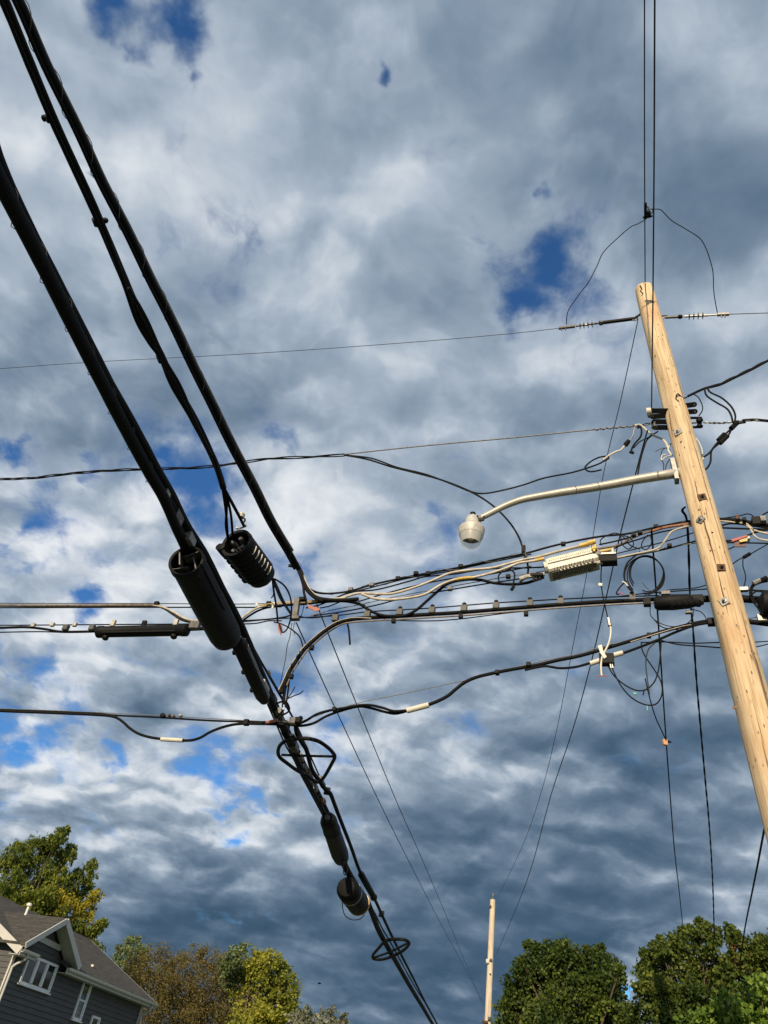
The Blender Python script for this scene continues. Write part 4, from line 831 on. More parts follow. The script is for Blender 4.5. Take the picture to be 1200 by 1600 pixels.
flag(br, 'warning_tag', [(1142, 843), (1166, 836), (1169, 838), (1145, 846)], RED, .08); flag(br, 'dark_tag', [(1147, 846), (1166, 841), (1166, 854), (1148, 854)], mat('dark_red_tag', (.07, .012, .012), .5), .1); flag(br, 'yellow_tag', [(1155, 844), (1168, 840), (1168, 845), (1156, 847)], YEL, .07)
t = thing('drop_wire', 'thin wire from the right edge to the pole with a taped fork and hanging tail', 'wire', W(1170, 870))
run(t, 'wire', [(1141, 884), (1155, 874), (1170, 867), (1200, 850), (1240, 828)], BLK, 1.8, .2); stick(t, 'tape_splice', W(1162, 871, .2), W(1172, 865, .2), .022, BLK); run(t, 'tail', [(1161, 872), (1161, 885), (1165, 900), (1163, 914), (1160, 918)], BLK, 1.8, .2)
t = thing('terminal_box', 'black cable closure with drooping wire loop cut off by the right edge', 'cable terminal', W(1195, 945))
run(t, 'cable_stub', [(1148, 934), (1165, 936), (1195, 938)], BLK, 12, .2, 12)
A = W(1184, 943, .12); B = W(1260, 950, .12); MB().lathe(A, (B - A), [(0, .06), (.05, .15), (.5, .17), (.7, .1)], 18).build('body', BLK2, t)
run(t, 'loop', [(1200, 905), (1185, 909), (1175, 915), (1172, 928), (1178, 942), (1190, 955), (1205, 963)], BLK, 3, .1); run(t, 'loop', [(1202, 908), (1188, 911), (1177, 917), (1175, 930), (1182, 942), (1196, 952), (1210, 958)], BLK, 2.4, .1)
run(t, 'loop', [(1174, 930), (1182, 924), (1196, 926), (1210, 930)], BLK, 2.6, .08); stick(t, 'grey_sleeve', W(1177, 912, .08), W(1188, 907, .08), .03, STL); stick(t, 'sleeve', W(1188, 908, .08), W(1198, 903, .08), .03, BLK)
clampbox(t, 'clamp', W(1162, 921, .15), (.09, .05, .05), STL, WAX); run(t, 'messenger', [(1148, 921), (1170, 922), (1210, 924), (1260, 926)], BLK, 3)

# ------------------------------------------------------------------ lower cross-road cable
bc = thing('cable_bundle', 'lowest black cross-road cable with white sleeves, dipping left and right of the trunk line', 'cable bundle', W(650, 1105))
run(bc, 'messenger', [(-60, 1104), (0, 1107), (150, 1113), (300, 1121), (370, 1125), (440, 1128), (470, 1128)], STL, 1.2)
run(bc, 'black_cable', [(-60, 1106), (0, 1109), (60, 1111), (150, 1115), (185, 1118), (250, 1121), (330, 1126), (400, 1128), (450, 1130)], BLK, 3)
run(bc, 'slack_cable', [(-60, 1108), (0, 1111), (80, 1114), (150, 1117), (178, 1120), (192, 1128), (203, 1138), (218, 1147), (240, 1153), (268, 1156), (295, 1157), (312, 1153), (330, 1143), (352, 1135), (375, 1131), (410, 1131), (445, 1132)], BLK, 4.2, .2, 10)
stick(bc, 'white_sleeve', W(252, 1155, .2), W(286, 1157, .2), rpx(6.5, W(268, 1156)), CRM, 12)
run(bc, 'orange_wrap', [(416, 1129), (426, 1127), (434, 1125)], ORG, 5, .16); clampbox(bc, 'clip', W(385, 1129, .2), (.06, .06, .07), BLK2, WAX)
for x, y, m_, s in [(255, 1119, BLK2, 8), (266, 1119, RUST, 5), (271, 1120, STLD, 6), (283, 1119, ALU, 5)]: MB().lathe(W(x, y, .18) - Wn * .04, Wn, [(0, rpx(s, W(x, y)) * .6), (.01, rpx(s, W(x, y))), (.05, rpx(s, W(x, y))), (.06, .01)], 10).build('clip', m_, bc)
C1 = [(448, 1130), (465, 1131), (478, 1126), (495, 1116), (515, 1110), (540, 1106), (562, 1102), (580, 1102), (598, 1106), (615, 1111), (636, 1110)]
C2 = [(450, 1132), (470, 1134), (490, 1130), (510, 1119), (535, 1110), (560, 1104), (578, 1106), (600, 1112), (618, 1115), (636, 1111)]
run(bc, 'slack_cable', C1, BLK, 4, .2, 10); run(bc, 'slack_cable', C2, BLK, 4, .24, 10)
C3 = [(668, 1102), (685, 1095), (700, 1087), (712, 1077), (725, 1067), (742, 1059), (765, 1053), (800, 1046), (840, 1039), (870, 1032), (905, 1025), (940, 1015), (980, 1003), (1020, 991), (1060, 980), (1095, 972), (1125, 968)]
run(bc, 'main_cable', C3, BLK, 5.4, .22, 10)
run(bc, 'second_cable', [(820, 1047), (850, 1041), (875, 1044), (900, 1042), (922, 1036)], BLK, 4, .18)
run(bc, 'second_cable', [(970, 1022), (1000, 1011), (1030, 999), (1060, 986), (1090, 976), (1120, 972)], BLK, 4.4, .2)
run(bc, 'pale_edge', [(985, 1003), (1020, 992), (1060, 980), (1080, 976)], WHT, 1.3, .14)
stick(bc, 'white_sleeve', W(636, 1110.5, .2), W(670, 1101.5, .2), rpx(9, W(650, 1106)), CRM, 12)
run(bc, 'messenger', [(465, 1129), (520, 1110), (570, 1096), (620, 1086), (680, 1073), (740, 1060), (800, 1044), (860, 1030), (900, 1022), (950, 1008), (1010, 995)], STL, 1.3)
for x, y, s in [(523, 1109, 6), (826, 1039, 7), (777, 1051, 6), (1014, 993, 6), (1112, 972, 12), (458, 1127, 10), (466, 1126, 9)]: clampbox(bc, 'clip', W(x, y, .18), (rpx(s, W(x, y)) * 2, .07, rpx(s, W(x, y)) * 2), BLK2 if s != 10 else STLD, WAX)
run(bc, 'thin_tail', [(1002, 1004), (1040, 1003), (1080, 1005), (1118, 1004), (1148, 1003)], BLK, 2); run(bc, 'thin_tail', [(1030, 1000), (1060, 1007), (1100, 1010), (1125, 1012), (1150, 1012)], BLK, 2.2)
rt = thing('cable_bundle', 'short stretch of lower black cable and two thin wires right of the pole', 'cable bundle', W(1180, 970))
run(rt, 'main_cable', [(1150, 969), (1175, 972), (1200, 975), (1260, 982)], BLK, 8, .22, 10); run(rt, 'messenger', [(1160, 969), (1185, 964), (1210, 962)], STLD, 1.4); clampbox(rt, 'clip', W(1194, 966, .18), (.14, .06, .09), STL, WAX)
run(rt, 'thin_wire', [(1160, 1005), (1200, 1002), (1260, 1000)], BLK, 1.8); run(rt, 'thin_wire', [(1165, 1012), (1185, 1010), (1215, 1003), (1260, 996)], BLK, 1.8)
# tap block with cream boots
t = thing('tap_block', 'small black tap with cream boots and coloured wire loops on the lowest cable', 'cable tap', W(948, 1030))
clampbox(t, 'block', W(948, 1031, .14), (.16, .09, .13), BLK2, WAX)
stick(t, 'cream_boot', W(922, 1037, .14), W(940, 1031, .14), rpx(8, W(930, 1034)), CRM, 12); stick(t, 'cream_boot', W(955, 1025, .14), W(973, 1020, .14), rpx(8, W(930, 1034)), CRM, 12)
run(t, 'cream_wire', [(951, 967), (954, 980), (954, 992), (951, 1005), (946, 1016), (941, 1026), (939, 1040), (940, 1056)], CRM, 3, .1); stick(t, 'grey_sleeve', W(950.5, 966, .1), W(953, 978, .1), .024, STL)
flag(t, 'cream_strap', [(934, 1009), (940, 1007), (943, 1018), (948, 1026), (944, 1029), (938, 1020)], CRM, .08)
run(t, 'red_wire_end', [(940, 1054), (936, 1056), (931, 1058)], RED, 1.2, .1); run(t, 'red_wire_end', [(940, 1054), (945, 1057), (950, 1057)], RED, 1.2, .1)
run(t, 'feed_wire', [(940, 880), (939, 905), (941, 925), (945, 945), (950, 967)], BLK, 2, .16); flag(t, 'white_tag', [(935, 911), (941, 911), (941, 915), (935, 915)], CRM, .1)
run(t, 'loop', [(950, 1040), (958, 1054), (973, 1068), (992, 1078), (1008, 1078), (1022, 1066), (1029, 1046), (1032, 1020), (1033, 1004)], BLK, 2.2, .15)
run(t, 'loop', [(954, 1036), (960, 1052), (972, 1074), (988, 1091), (1008, 1101), (1025, 1100), (1034, 1086), (1033, 1066), (1022, 1046), (1009, 1027), (1003, 1014), (1002, 1003)], BLK, 2.2, .15)
run(t, 'loop', [(1024, 1004), (1013, 1015), (1009, 1035), (1011, 1058), (1015, 1085)], DRK, 2, .15)
run(t, 'teal_tie', [(990, 1082), (992, 1085), (995, 1083)], TEAL, 3, .13); run(t, 'teal_tie', [(1011, 1103), (1011.5, 1110)], TEAL, 1.6, .13); run(t, 'black_tie', [(1006, 1080), (1005, 1086)], BLK, 2, .13)
for x in (953, 956): stick(t, 'steel_stub', W(x, 1036, .12), W(x + 2, 1044, .12), .010, STL)

# ------------------------------------------------------------------ service drops going off to houses
def drop(label, px, z0, z1, m=BLK, r=.009, tw=0, name='service_drop'):
    p = interp(px, z0, z1)
    if tw: o = MB()
    if tw:
        b = MB()
        for q in range(2): b.tube(helix(p, r * .55, tw, math.pi * q, 4), r, 6)
        o = b.build(name, m)
    else: o = cable(None, name, p, m, r=r, n=6, k=4)
    return tag(o, label, 'service drop', 'service drops')
zP = depth(W(1040, 850))
drop('thin service wire dropping left of the pole into the trees, with orange clip', [(1018, 828), (1022, 880), (1028, 965), (1033, 1040), (1041, 1160), (1048, 1255), (1054, 1330), (1062, 1400), (1069, 1470)], zP, 24, r=.012)
drop('thick twisted service wire dropping close along the left side of the pole', [(1071, 792), (1066, 798), (1073, 812), (1076, 860), (1078, 930), (1083, 985), (1088, 1060), (1094, 1130), (1102, 1220), (1109, 1300), (1114, 1390), (1117, 1500)], zP, 21, r=.011, tw=.9)
drop('service wire emerging behind the pole at lower right into the trees', [(1203, 1260), (1194, 1297), (1184, 1350), (1174, 1400), (1164, 1450), (1155, 1510)], 8.4, 20, r=.013)
o = cable(None, 'dangling_wire', interp([(1008, 1060), (1015, 1090), (1024, 1120), (1034, 1142), (1041, 1157)], depth(W(1012, 1060)), depth(W(1041, 1157)) + .6), BLK, w=1.8); tag(o, 'thin tail joining the clipped service wire from the left', 'wire end')
zk = depth(W(1041, 1157)) + 1.2
t = thing('wire_clip', 'small orange clip where the thin tail meets the service wire', 'wire clip', Pz(1040, 1160, zk)); clampbox(t, 'body', Pz(1039, 1160, zk), (.05, .04, .07), mat('orange_clip', (.6, .32, .16), .5)); clampbox(t, 'pin', Pz(1045, 1159, zk), (.05, .02, .02), BLK2)
zt = depth(W(463, 975))
drop('left of two long thin wires slanting from the wire joint toward the far pole', [(463, 973), (490, 1033), (523, 1105), (557, 1178), (595, 1258), (640, 1348), (695, 1455), (757, 1570)], zt, 60, DRK, .0085)
drop('right of two long thin wires slanting from the cable bundle toward the far pole', [(495, 944), (503, 965), (520, 1008), (555, 1095), (588, 1176), (625, 1265), (665, 1355), (710, 1462), (755, 1572)], zt, 60, DRK, .0085)

# ------------------------------------------------------------------ far pole
fp = thing('utility_pole', 'slender pale wooden pole far away, low right of centre between the trees', 'utility pole', Vector((FPT.x, FPT.y, 0)))
FB = Pd(762, 1600, 50); fax = (FPT - FB).normalized(); base = FPT - fax * (FPT.z / fax.z)
b = MB(); b.tube([base + (FPT - base) * (i / 20) for i in range(21)], [.20 - .045 * i / 20 for i in range(21)], 20); b.build('shaft', WOOD2, fp)
MB().lathe(FPT, UPV, [(0, .04), (.18, .04), (.2, .07), (.32, .07), (.36, .02)], 10).build('pin_insulator', POR, fp)
for x, y, s in [(766, 1416, .12), (767, 1500, .14), (766, 1522, .08), (765, 1592, .18)]:
    p = Pd(x, y, 49.8); MB().bbox(p, (s, s, s), None, .3).build('bracket', STLD, fp)
p = Pd(761.5, 1502, 49.8); MB().bbox(p, (.16, .14, .22), None, .3).build('white_fitting', CRM, fp)
tr_p = Pd(758, 1597, 49.8); MB().bbox(tr_p, (.3, .2, .14), None, .3).build('rust_bracket', RUST, fp)

# a small bird
bp = Pd(499, 1537, 40)
t = thing('bird', 'tiny dark bird in flight against the slate cloud left of the trunk line', 'bird', bp)
MB().lathe(bp - Vector((.09, 0, 0)), Vector((1, .2, .1)), [(0, .004), (.03, .02), (.09, .032), (.14, .022), (.17, .02), (.19, .004)], 10).build('body', BLK2, t)
for s_ in (-1, 1): MB().add([bp, bp + Vector((.06, 0, 0)), bp + Vector((.0, s_ * .14, .05)), bp + Vector((-.02, s_ * .2, .02)), bp + Vector((-.03, s_ * .06, .01)), bp - UPV * .008], [(0, 1, 2), (0, 2, 3, 4), (5, 4, 3, 2, 1)]).build('wing', BLK2, t)

# ------------------------------------------------------------------ house
CA = Ph(27, 1482, 4.0); CA.z = 0
_d = ray(936, 1856); HU = Vector((_d.x, _d.y, 0)).normalized(); HN = Vector((HU.y, -HU.x, 0))
EV = 5.72                                           # eave height
def HP(s, t_, z): return CA + HU * s + HN * t_ + UPV * z
HAX = (HU, HN, UPV)
house = thing('house', 'grey clapboard house with shingle roof and small cross gable, lower left corner', 'house', CA)
def siding_mat(name, col):
    m = mat(name, col, .75, var=.10, scale=3, bump=.15, bscale=40); return m
SID = siding_mat('painted_clapboard', (.075, .076, .076))
TRIM = mat('white_trim', (.50, .49, .46), .5, var=.06, scale=4)
SHG = bpy.data.materials.new('roof_shingles'); SHG.use_nodes = True
nt = SHG.node_tree; pb = nt.nodes['Principled BSDF']; pb.inputs['Roughness'].default_value = .95
tcx = nt.nodes.new('ShaderNodeTexCoord'); bk = nt.nodes.new('ShaderNodeTexBrick'); bk.inputs['Scale'].default_value = 1.0; bk.inputs['Brick Width'].default_value = .33; bk.inputs['Row Height'].default_value = .14
bk.inputs['Mortar Size'].default_value = .008; bk.inputs['Color1'].default_value = (.040, .037, .033, 1); bk.inputs['Color2'].default_value = (.078, .071, .060, 1); bk.inputs['Mortar'].default_value = (.02, .018, .016, 1)
uvn = nt.nodes.new('ShaderNodeUVMap'); nt.links.new(uvn.outputs[0], bk.inputs['Vector']); nt.links.new(bk.outputs['Color'], pb.inputs['Base Color'])
bpp = nt.nodes.new('ShaderNodeBump'); bpp.inputs['Strength'].default_value = .6; bpp.inputs['Distance'].default_value = .02; nt.links.new(bk.outputs['Fac'], bpp.inputs['Height']); bpp.invert = True; nt.links.new(bpp.outputs[0], pb.inputs['Normal'])
def siding(b, P, s0, s1, z0, z1, top=None, c=.19, lip=.032):
    # P(s, out, z): lapped courses; top(s) gives the upper limit when the wall is a gable
    z = z0
    while z < z1 - 1e-4:
        zt_ = min(z + c, z1)
        if top is None: a0, a1, b0, b1 = s0, s1, s0, s1
        else:
            a0, a1 = top(z); b0, b1 = top(zt_)
            if a1 - a0 < .02: break
        b.add([P(a0, lip, z), P(a1, lip, z), P(b1, 0, zt_), P(b0, 0, zt_)], [(0, 1, 2, 3)])
        b.add([P(a0, lip, z), P(a1, lip, z), P(a1, 0, z), P(a0, 0, z)], [(3, 2, 1, 0)])
        z = zt_
LW = 11.1; DEP = 8.6; PITCH = .50; RH = DEP / 2 * PITCH
b = MB(); siding(b, HP, 0, LW, 0, EV - .05); b.build('side_wall', SID, house, smooth=False)
def GP(s, o_, z): return HP(-o_, -s, z)                  # gable-end wall, s runs to the left
b = MB(); siding(b, GP, 0, DEP, 0, EV - .05)
siding(b, GP, 0, DEP, EV - .05, EV + RH, top=lambda z: ((z - EV + .05) / PITCH * 1.0, DEP - (z - EV + .05) / PITCH))
b.build('gable_wall', SID, house, smooth=False)
b = MB(); b.add([HP(LW, 0, 0), HP(LW, -DEP, 0), HP(LW, -DEP, EV), HP(LW, -DEP / 2, EV + RH), HP(LW, 0, EV)], [(0, 1, 2, 3, 4)]); b.add([HP(0, -DEP, 0), HP(LW, -DEP, 0), HP(LW, -DEP, EV), HP(0, -DEP, EV)], [(0, 1, 2, 3)]); b.build('rear_walls', SID, house, smooth=False)
def slab(name, pts, th, uvd, uvu, parent=house):
    # roof slab: quad pts (top face) with thickness th downwards, brick UV in metres
    pts = [Vector(p) for p in pts]; k = len(pts); lo = [p - UPV * th for p in pts]
    b = MB(); b.add(pts + lo, [tuple(range(k)), tuple(range(2 * k - 1, k - 1, -1))] + [(i, k + i, k + (i + 1) % k, (i + 1) % k) for i in range(k)])
    o = b.build(name, SHG, parent, smooth=False); me = o.data; uv = me.uv_layers.new(name='UVMap'); base_ = Vector(parent['_w'])
    for lpi in me.loops:
        v = me.vertices[lpi.vertex_index].co; uv.data[lpi.index].uv = (v.dot(uvd), v.dot(uvu))
    return o
OH = .45; s0, s1 = -.40, LW + .55
ze = EV - OH * PITCH + .12
slopeu = (-HN + UPV * PITCH).normalized()
CG0, CG1, CGZ = -.10, 3.25, 7.08; CGm = (CG0 + CG1) / 2         # cross gable
zw = ze + OH * PITCH
for sa_, sb_ in ((s0, .72), (CG1 - .22, s1)): slab('eave_roof', [HP(sa_, OH, ze), HP(sb_, OH, ze), HP(sb_, .003, zw - .002), HP(sa_, .003, zw - .002)], .10, HU, slopeu)
roof = slab('roof', [HP(s0, 0, zw), HP(s1, 0, zw), HP(s1, -DEP / 2, EV + RH + .12), HP(s0, -DEP / 2, EV + RH + .12)], .10, HU, slopeu)
slab('roof', [HP(s1, -DEP - OH, ze), HP(s0, -DEP - OH, ze), HP(s0, -DEP / 2, EV + RH + .12), HP(s1, -DEP / 2, EV + RH + .12)], .10, HU, (HN + UPV * PITCH).normalized())
cgp = (CGZ - EV - .05) / (CGm - CG0 + .35)
zl = CGZ - cgp * (CGm - CG0 + .35)
fo = .62
back = -4.2
slab('gable_roof', [HP(CG0 - .35, fo, zl), HP(CGm, fo, CGZ), HP(CGm, back, CGZ), HP(CG0 - .35, back, zl)], .09, HN, (HU + UPV * cgp).normalized())
slab('gable_roof', [HP(CGm, fo, CGZ), HP(CG1 + .35, fo, zl), HP(CG1 + .35, back, zl), HP(CGm, back, CGZ)], .09, HN, (-HU + UPV * cgp).normalized())
# gable face siding and frieze
b = MB(); siding(b, HP, CG0, CG1, EV - .05, CGZ, top=lambda z: (CG0 + (z - EV + .05) / cgp * .98, CG1 - (z - EV + .05) / cgp * .98)); b.build('gable_face', SID, house, smooth=False)
def board(name, A_, B_, w, th, out, m=TRIM, par=house):
    ax = (B_ - A_).normalized(); up = out.cross(ax).normalized(); up = up if up.z > 0 else -up
    return MB().box((A_ + B_) / 2, ((B_ - A_).length, th, w), (ax, out, up)).build(name, m, par, smooth=False)
board('rake_board', HP(CG0 - .38, fo + .03, zl - .10), HP(CGm, fo + .03, CGZ - .10), .20, .05, HN)
board('rake_board', HP(CGm, fo + .03, CGZ - .10), HP(CG1 + .38, fo + .03, zl - .10), .24, .05, HN)
board('soffit', HP(CG0 - .34, fo * .5 + .02, zl - .13), HP(CGm - .01, fo * .5 + .02, CGZ - .13), .02, fo - .06, HN.cross(HU) if False else HN, TRIM) if False else None
board('frieze_board', HP(CG0 + .50, .05, EV + .48), HP(CG1 - .55, .05, EV + .44), .20, .05, HN)
# cheek boards under the cross-gable overhang
for sgn, (a_, c_) in ((-1, (CG0 - .3, CGm)), (1, (CG1 + .3, CGm))):
    vs = [HP(a_, .02, zl - .11), HP(a_, fo, zl - .11), HP(c_, fo, CGZ - .11), HP(c_, .02, CGZ - .11)]
    MB().add(vs + [v - UPV * .015 for v in vs], [(0, 1, 2, 3), (7, 6, 5, 4), (0, 4, 5, 1), (1, 5, 6, 2), (2, 6, 7, 3), (3, 7, 4, 0)]).build('soffit', TRIM, house, smooth=False)
# main eave: fascia, soffit, gutter in two runs
GUT = mat('gutter_metal', (.60, .57, .52), .45, .2, var=.1)
for a_, c_ in ((s0, .72), (CG1 - .22, s1)):
    MB().box(HP((a_ + c_) / 2, OH + .01, ze - .16), (c_ - a_, .03, .20), HAX).build('fascia', TRIM, house, smooth=False)
    MB().box(HP((a_ + c_) / 2, OH / 2, ze - .25), (c_ - a_, OH, .02), HAX).build('soffit', TRIM, house, smooth=False)
    gb = MB(); pr = [(0, -.03), (0, -.12), (.03, -.14), (.09, -.14), (.12, -.10), (.13, -.02), (.12, -.02), (.11, -.09), (.085, -.125), (.035, -.125), (.012, -.11), (.012, -.03)]
    vs = [HP(ss, OH + .03 + p_[0], ze - .02 + p_[1]) for ss in (a_, c_) for p_ in pr]; kk = len(pr)
    gb.add(vs, [(i, (i + 1) % kk, kk + (i + 1) % kk, kk + i) for i in range(kk)] + [tuple(range(kk))[::-1], tuple(range(kk, 2 * kk))]); gb.build('gutter', GUT, house, smooth=False)
# gable-end rake boards and corner boards
board('rake_board', HP(s0 - .02, OH, ze - .13), HP(s0 - .02, -DEP / 2, EV + RH - .01), .28, .04, -HU)
board('rake_board', HP(s0 - .02, -DEP - OH, ze - .13), HP(s0 - .02, -DEP / 2, EV + RH - .01), .28, .04, -HU)
board('rake_board', HP(s1 + .02, OH, ze - .12), HP(s1 + .02, -DEP / 2, EV + RH), .22, .04, HU)
vs = [HP(s0, OH, ze - .13), HP(0, OH, ze - .13), HP(0, -DEP / 2, EV + RH - .02), HP(s0, -DEP / 2, EV + RH - .02)]
MB().add(vs + [v - UPV * .015 for v in vs], [(0, 1, 2, 3), (7, 6, 5, 4), (0, 4, 5, 1), (1, 5, 6, 2), (2, 6, 7, 3), (3, 7, 4, 0)]).build('soffit', TRIM, house, smooth=False)
for ss in (0, LW): MB().box(HP(ss, .0, EV / 2 - .05), (.14, .07, EV - .1), HAX).build('corner_board', TRIM, house, smooth=False)
cable(house, 'downspout', [HP(.05, OH + .08, ze - .16), HP(.05, OH + .02, ze - .34), HP(-.02, .12, ze - .62), HP(-.02, .11, ze - 1.1), HP(-.02, .11, .1)], TRIM, r=.045)
cable(house, 'downspout', [HP(LW + .05, OH + .08, ze - .16), HP(LW + .05, OH - .0, ze - .40), HP(LW + .05, .14, ze - .62), HP(LW + .05, .12, ze - 1.1), HP(LW + .05, .12, .1)], TRIM, r=.045)
WF = mat('window_trim', (.74, .75, .76), .45, var=.05)
def pix(x, y): p = Pl(x, y, CA, CA + HU) - CA; return p.dot(HU), p.z
def window(sa, sb, za_, zb_, n, dbl=False):
    # frame of boards round the opening, panes set back
    f = MB(); w = .09; zc_ = (za_ + zb_) / 2
    for s_ in (sa, sb): f.box(HP(s_, .05, zc_), (w, .07, zb_ - za_ + w), HAX)
    for z_ in (za_ - .02, zb_): f.box(HP((sa + sb) / 2, .055, z_), (sb - sa - w - .002, .075, w), HAX)
    fr = f.build('window', WF, house, smooth=False)
    st = (sb - sa) / n
    for i in range(1, n): MB().box(HP(sa + st * i, .056, zc_), (.13, .066, zb_ - za_ - w), HAX).build('mullion', WF, fr, smooth=False)
    for i in range(n):
        a_, c_ = sa + st * i + .06, sa + st * (i + 1) - .06
        MB().box(HP((a_ + c_) / 2, .035, zc_), (c_ - a_, .01, zb_ - za_ - .07), HAX).build('pane', PANE, fr, smooth=False)
        sash = MB()
        for s_ in (a_ + .02, c_ - .02): sash.box(HP(s_, .044, zc_), (.05, .012, zb_ - za_ - .10), HAX)
        sash.build('sash', WF, fr, smooth=False)
    if dbl: MB().box(HP((sa + sb) / 2, .05, zc_), (sb - sa - .1, .04, .06), HAX).build('meeting_rail', WF, fr, smooth=False)
    MB().box(HP((sa + sb) / 2, .07, za_ - .09), (sb - sa + .2, .12, .05), HAX).build('sill', WF, fr, smooth=False)
window(.84, 2.94, 4.66, 5.54, 3)
window(5.30, 5.95, 4.10, 5.40, 1, True)
window(6.86, 7.50, 2.9, 4.34, 1, True)
vp_ = Pd(47, 1411, 38.5); vb = Pd(43, 1434, 38.3)
VENT = mat('white_pvc', (.75, .74, .7), .4); pipe = MB(); pipe.lathe(vp_ - UPV * 1.6, UPV, [(0, .05), (1.5, .05)], 12); pv = pipe.build('vent_pipe', VENT, house); MB().lathe(vp_ - UPV * .12, UPV, [(0, .05), (.0, .11), (.08, .12), (.12, .05)], 12).build('cap', VENT, pv)
rv = HP(6.6, -.6, ze + 1.05 * PITCH + .05); MB().box(rv, (.07, .12, .09), HAX).build('roof_vent', CRM, house, smooth=False)

# ------------------------------------------------------------------ trees
def leaf_mat(name, cols, transl=.35):
    m = bpy.data.materials.new(name); m.use_nodes = True; t = m.node_tree; L = t.links.new
    t.nodes.remove(t.nodes['Principled BSDF']); o_ = t.nodes['Material Output']
    ge = t.nodes.new('ShaderNodeNewGeometry'); tcn = t.nodes.new('ShaderNodeTexCoord'); nz = t.nodes.new('ShaderNodeTexNoise'); nz.inputs['Scale'].default_value = .55; nz.inputs['Detail'].default_value = 3; L(tcn.outputs['Object'], nz.inputs['Vector'])
    ad = t.nodes.new('ShaderNodeMath'); ad.operation = 'MULTIPLY_ADD'; L(nz.outputs[0], ad.inputs[0]); ad.inputs[1].default_value = 1.6; ad.inputs[2].default_value = -.55
    mx = t.nodes.new('ShaderNodeMath'); mx.operation = 'MULTIPLY_ADD'; L(ge.outputs['Random Per Island'], mx.inputs[0]); mx.inputs[1].default_value = .5; L(ad.outputs[0], mx.inputs[2])
    r = t.nodes.new('ShaderNodeValToRGB'); L(mx.outputs[0], r.inputs[0])
    while len(r.color_ramp.elements) < len(cols): r.color_ramp.elements.new(.5)
    for i, (e, c) in enumerate(zip(r.color_ramp.elements, cols)): e.position = .12 + .76 * i / (len(cols) - 1); e.color = (*c, 1)
    df = t.nodes.new('ShaderNodeBsdfPrincipled'); df.inputs['Roughness'].default_value = .55; df.inputs['Specular IOR Level'].default_value = .3; tr = t.nodes.new('ShaderNodeBsdfTranslucent'); ms = t.nodes.new('ShaderNodeMixShader'); ms.inputs[0].default_value = transl
    L(r.outputs[0], df.inputs['Base Color']); L(r.outputs[0], tr.inputs['Color']); L(df.outputs[0], ms.inputs[1]); L(tr.outputs[0], ms.inputs[2]); L(ms.outputs[0], o_.inputs[0]); return m
BARK = mat('bark', (.09, .07, .05), .9, var=.3, scale=10, bump=.6)
def leaves(rng, cen, rad, dens, size, aspect=1.0, upward=0.0, sub=22, spread=.42):
    # cen, rad: lobes; returns verts, faces of small folded leaves set in clumps
    P = []
    for c, r in zip(cen, rad):
        ns = max(6, int(sub)); dirs = rng.normal(size=(ns, 3)); dirs /= np.linalg.norm(dirs, axis=1)[:, None]
        rr = rng.uniform(.30, 1.12, ns) ** .7; sc = np.array(c) + dirs * (rr * r)[:, None] * np.array([1, 1, .95])
        nl = int(dens * r * r / ns) + 3
        for k in range(ns):
            cl = rng.uniform(.15, .42) * r * spread / .42
            g_ = rng.normal(size=(nl, 3)) * cl * .55
            P.append(sc[k] + g_)
    P = np.vstack(P); n = len(P)
    a = rng.normal(size=(n, 3)); a[:, 2] += upward; a /= np.linalg.norm(a, axis=1)[:, None]
    h = rng.normal(size=(n, 3)); bvec = np.cross(a, h); bvec /= np.linalg.norm(bvec, axis=1)[:, None]; nv = np.cross(a, bvec)
    s = size * rng.uniform(.6, 1.35, n)[:, None]
    v0 = P - a * s * .5; v1 = P + bvec * s * .36 * aspect + nv * s * .10; v2 = P + a * s * .5 - nv * s * .06; v3 = P - bvec * s * .36 * aspect + nv * s * .10
    return np.stack([v0, v1, v2, v3], 1).reshape(-1, 3), n
def crown_mesh(name, V_, n, m, parent):
    base_ = np.array(parent['_w']); V_ = V_ - base_
    me = bpy.data.meshes.new(name); me.vertices.add(4 * n); me.vertices.foreach_set('co', V_.astype(np.float32).ravel())
    me.loops.add(4 * n); me.loops.foreach_set('vertex_index', np.arange(4 * n, dtype=np.int32)); me.polygons.add(n); me.polygons.foreach_set('loop_start', np.arange(0, 4 * n, 4, dtype=np.int32)); me.polygons.foreach_set('loop_total', np.full(n, 4, dtype=np.int32))
    me.update(calc_edges=True); me.validate(); me.materials.append(m)
    o = bpy.data.objects.new(name, me); COL.objects.link(o); o.parent = parent; o['_w'] = tuple(base_); return o
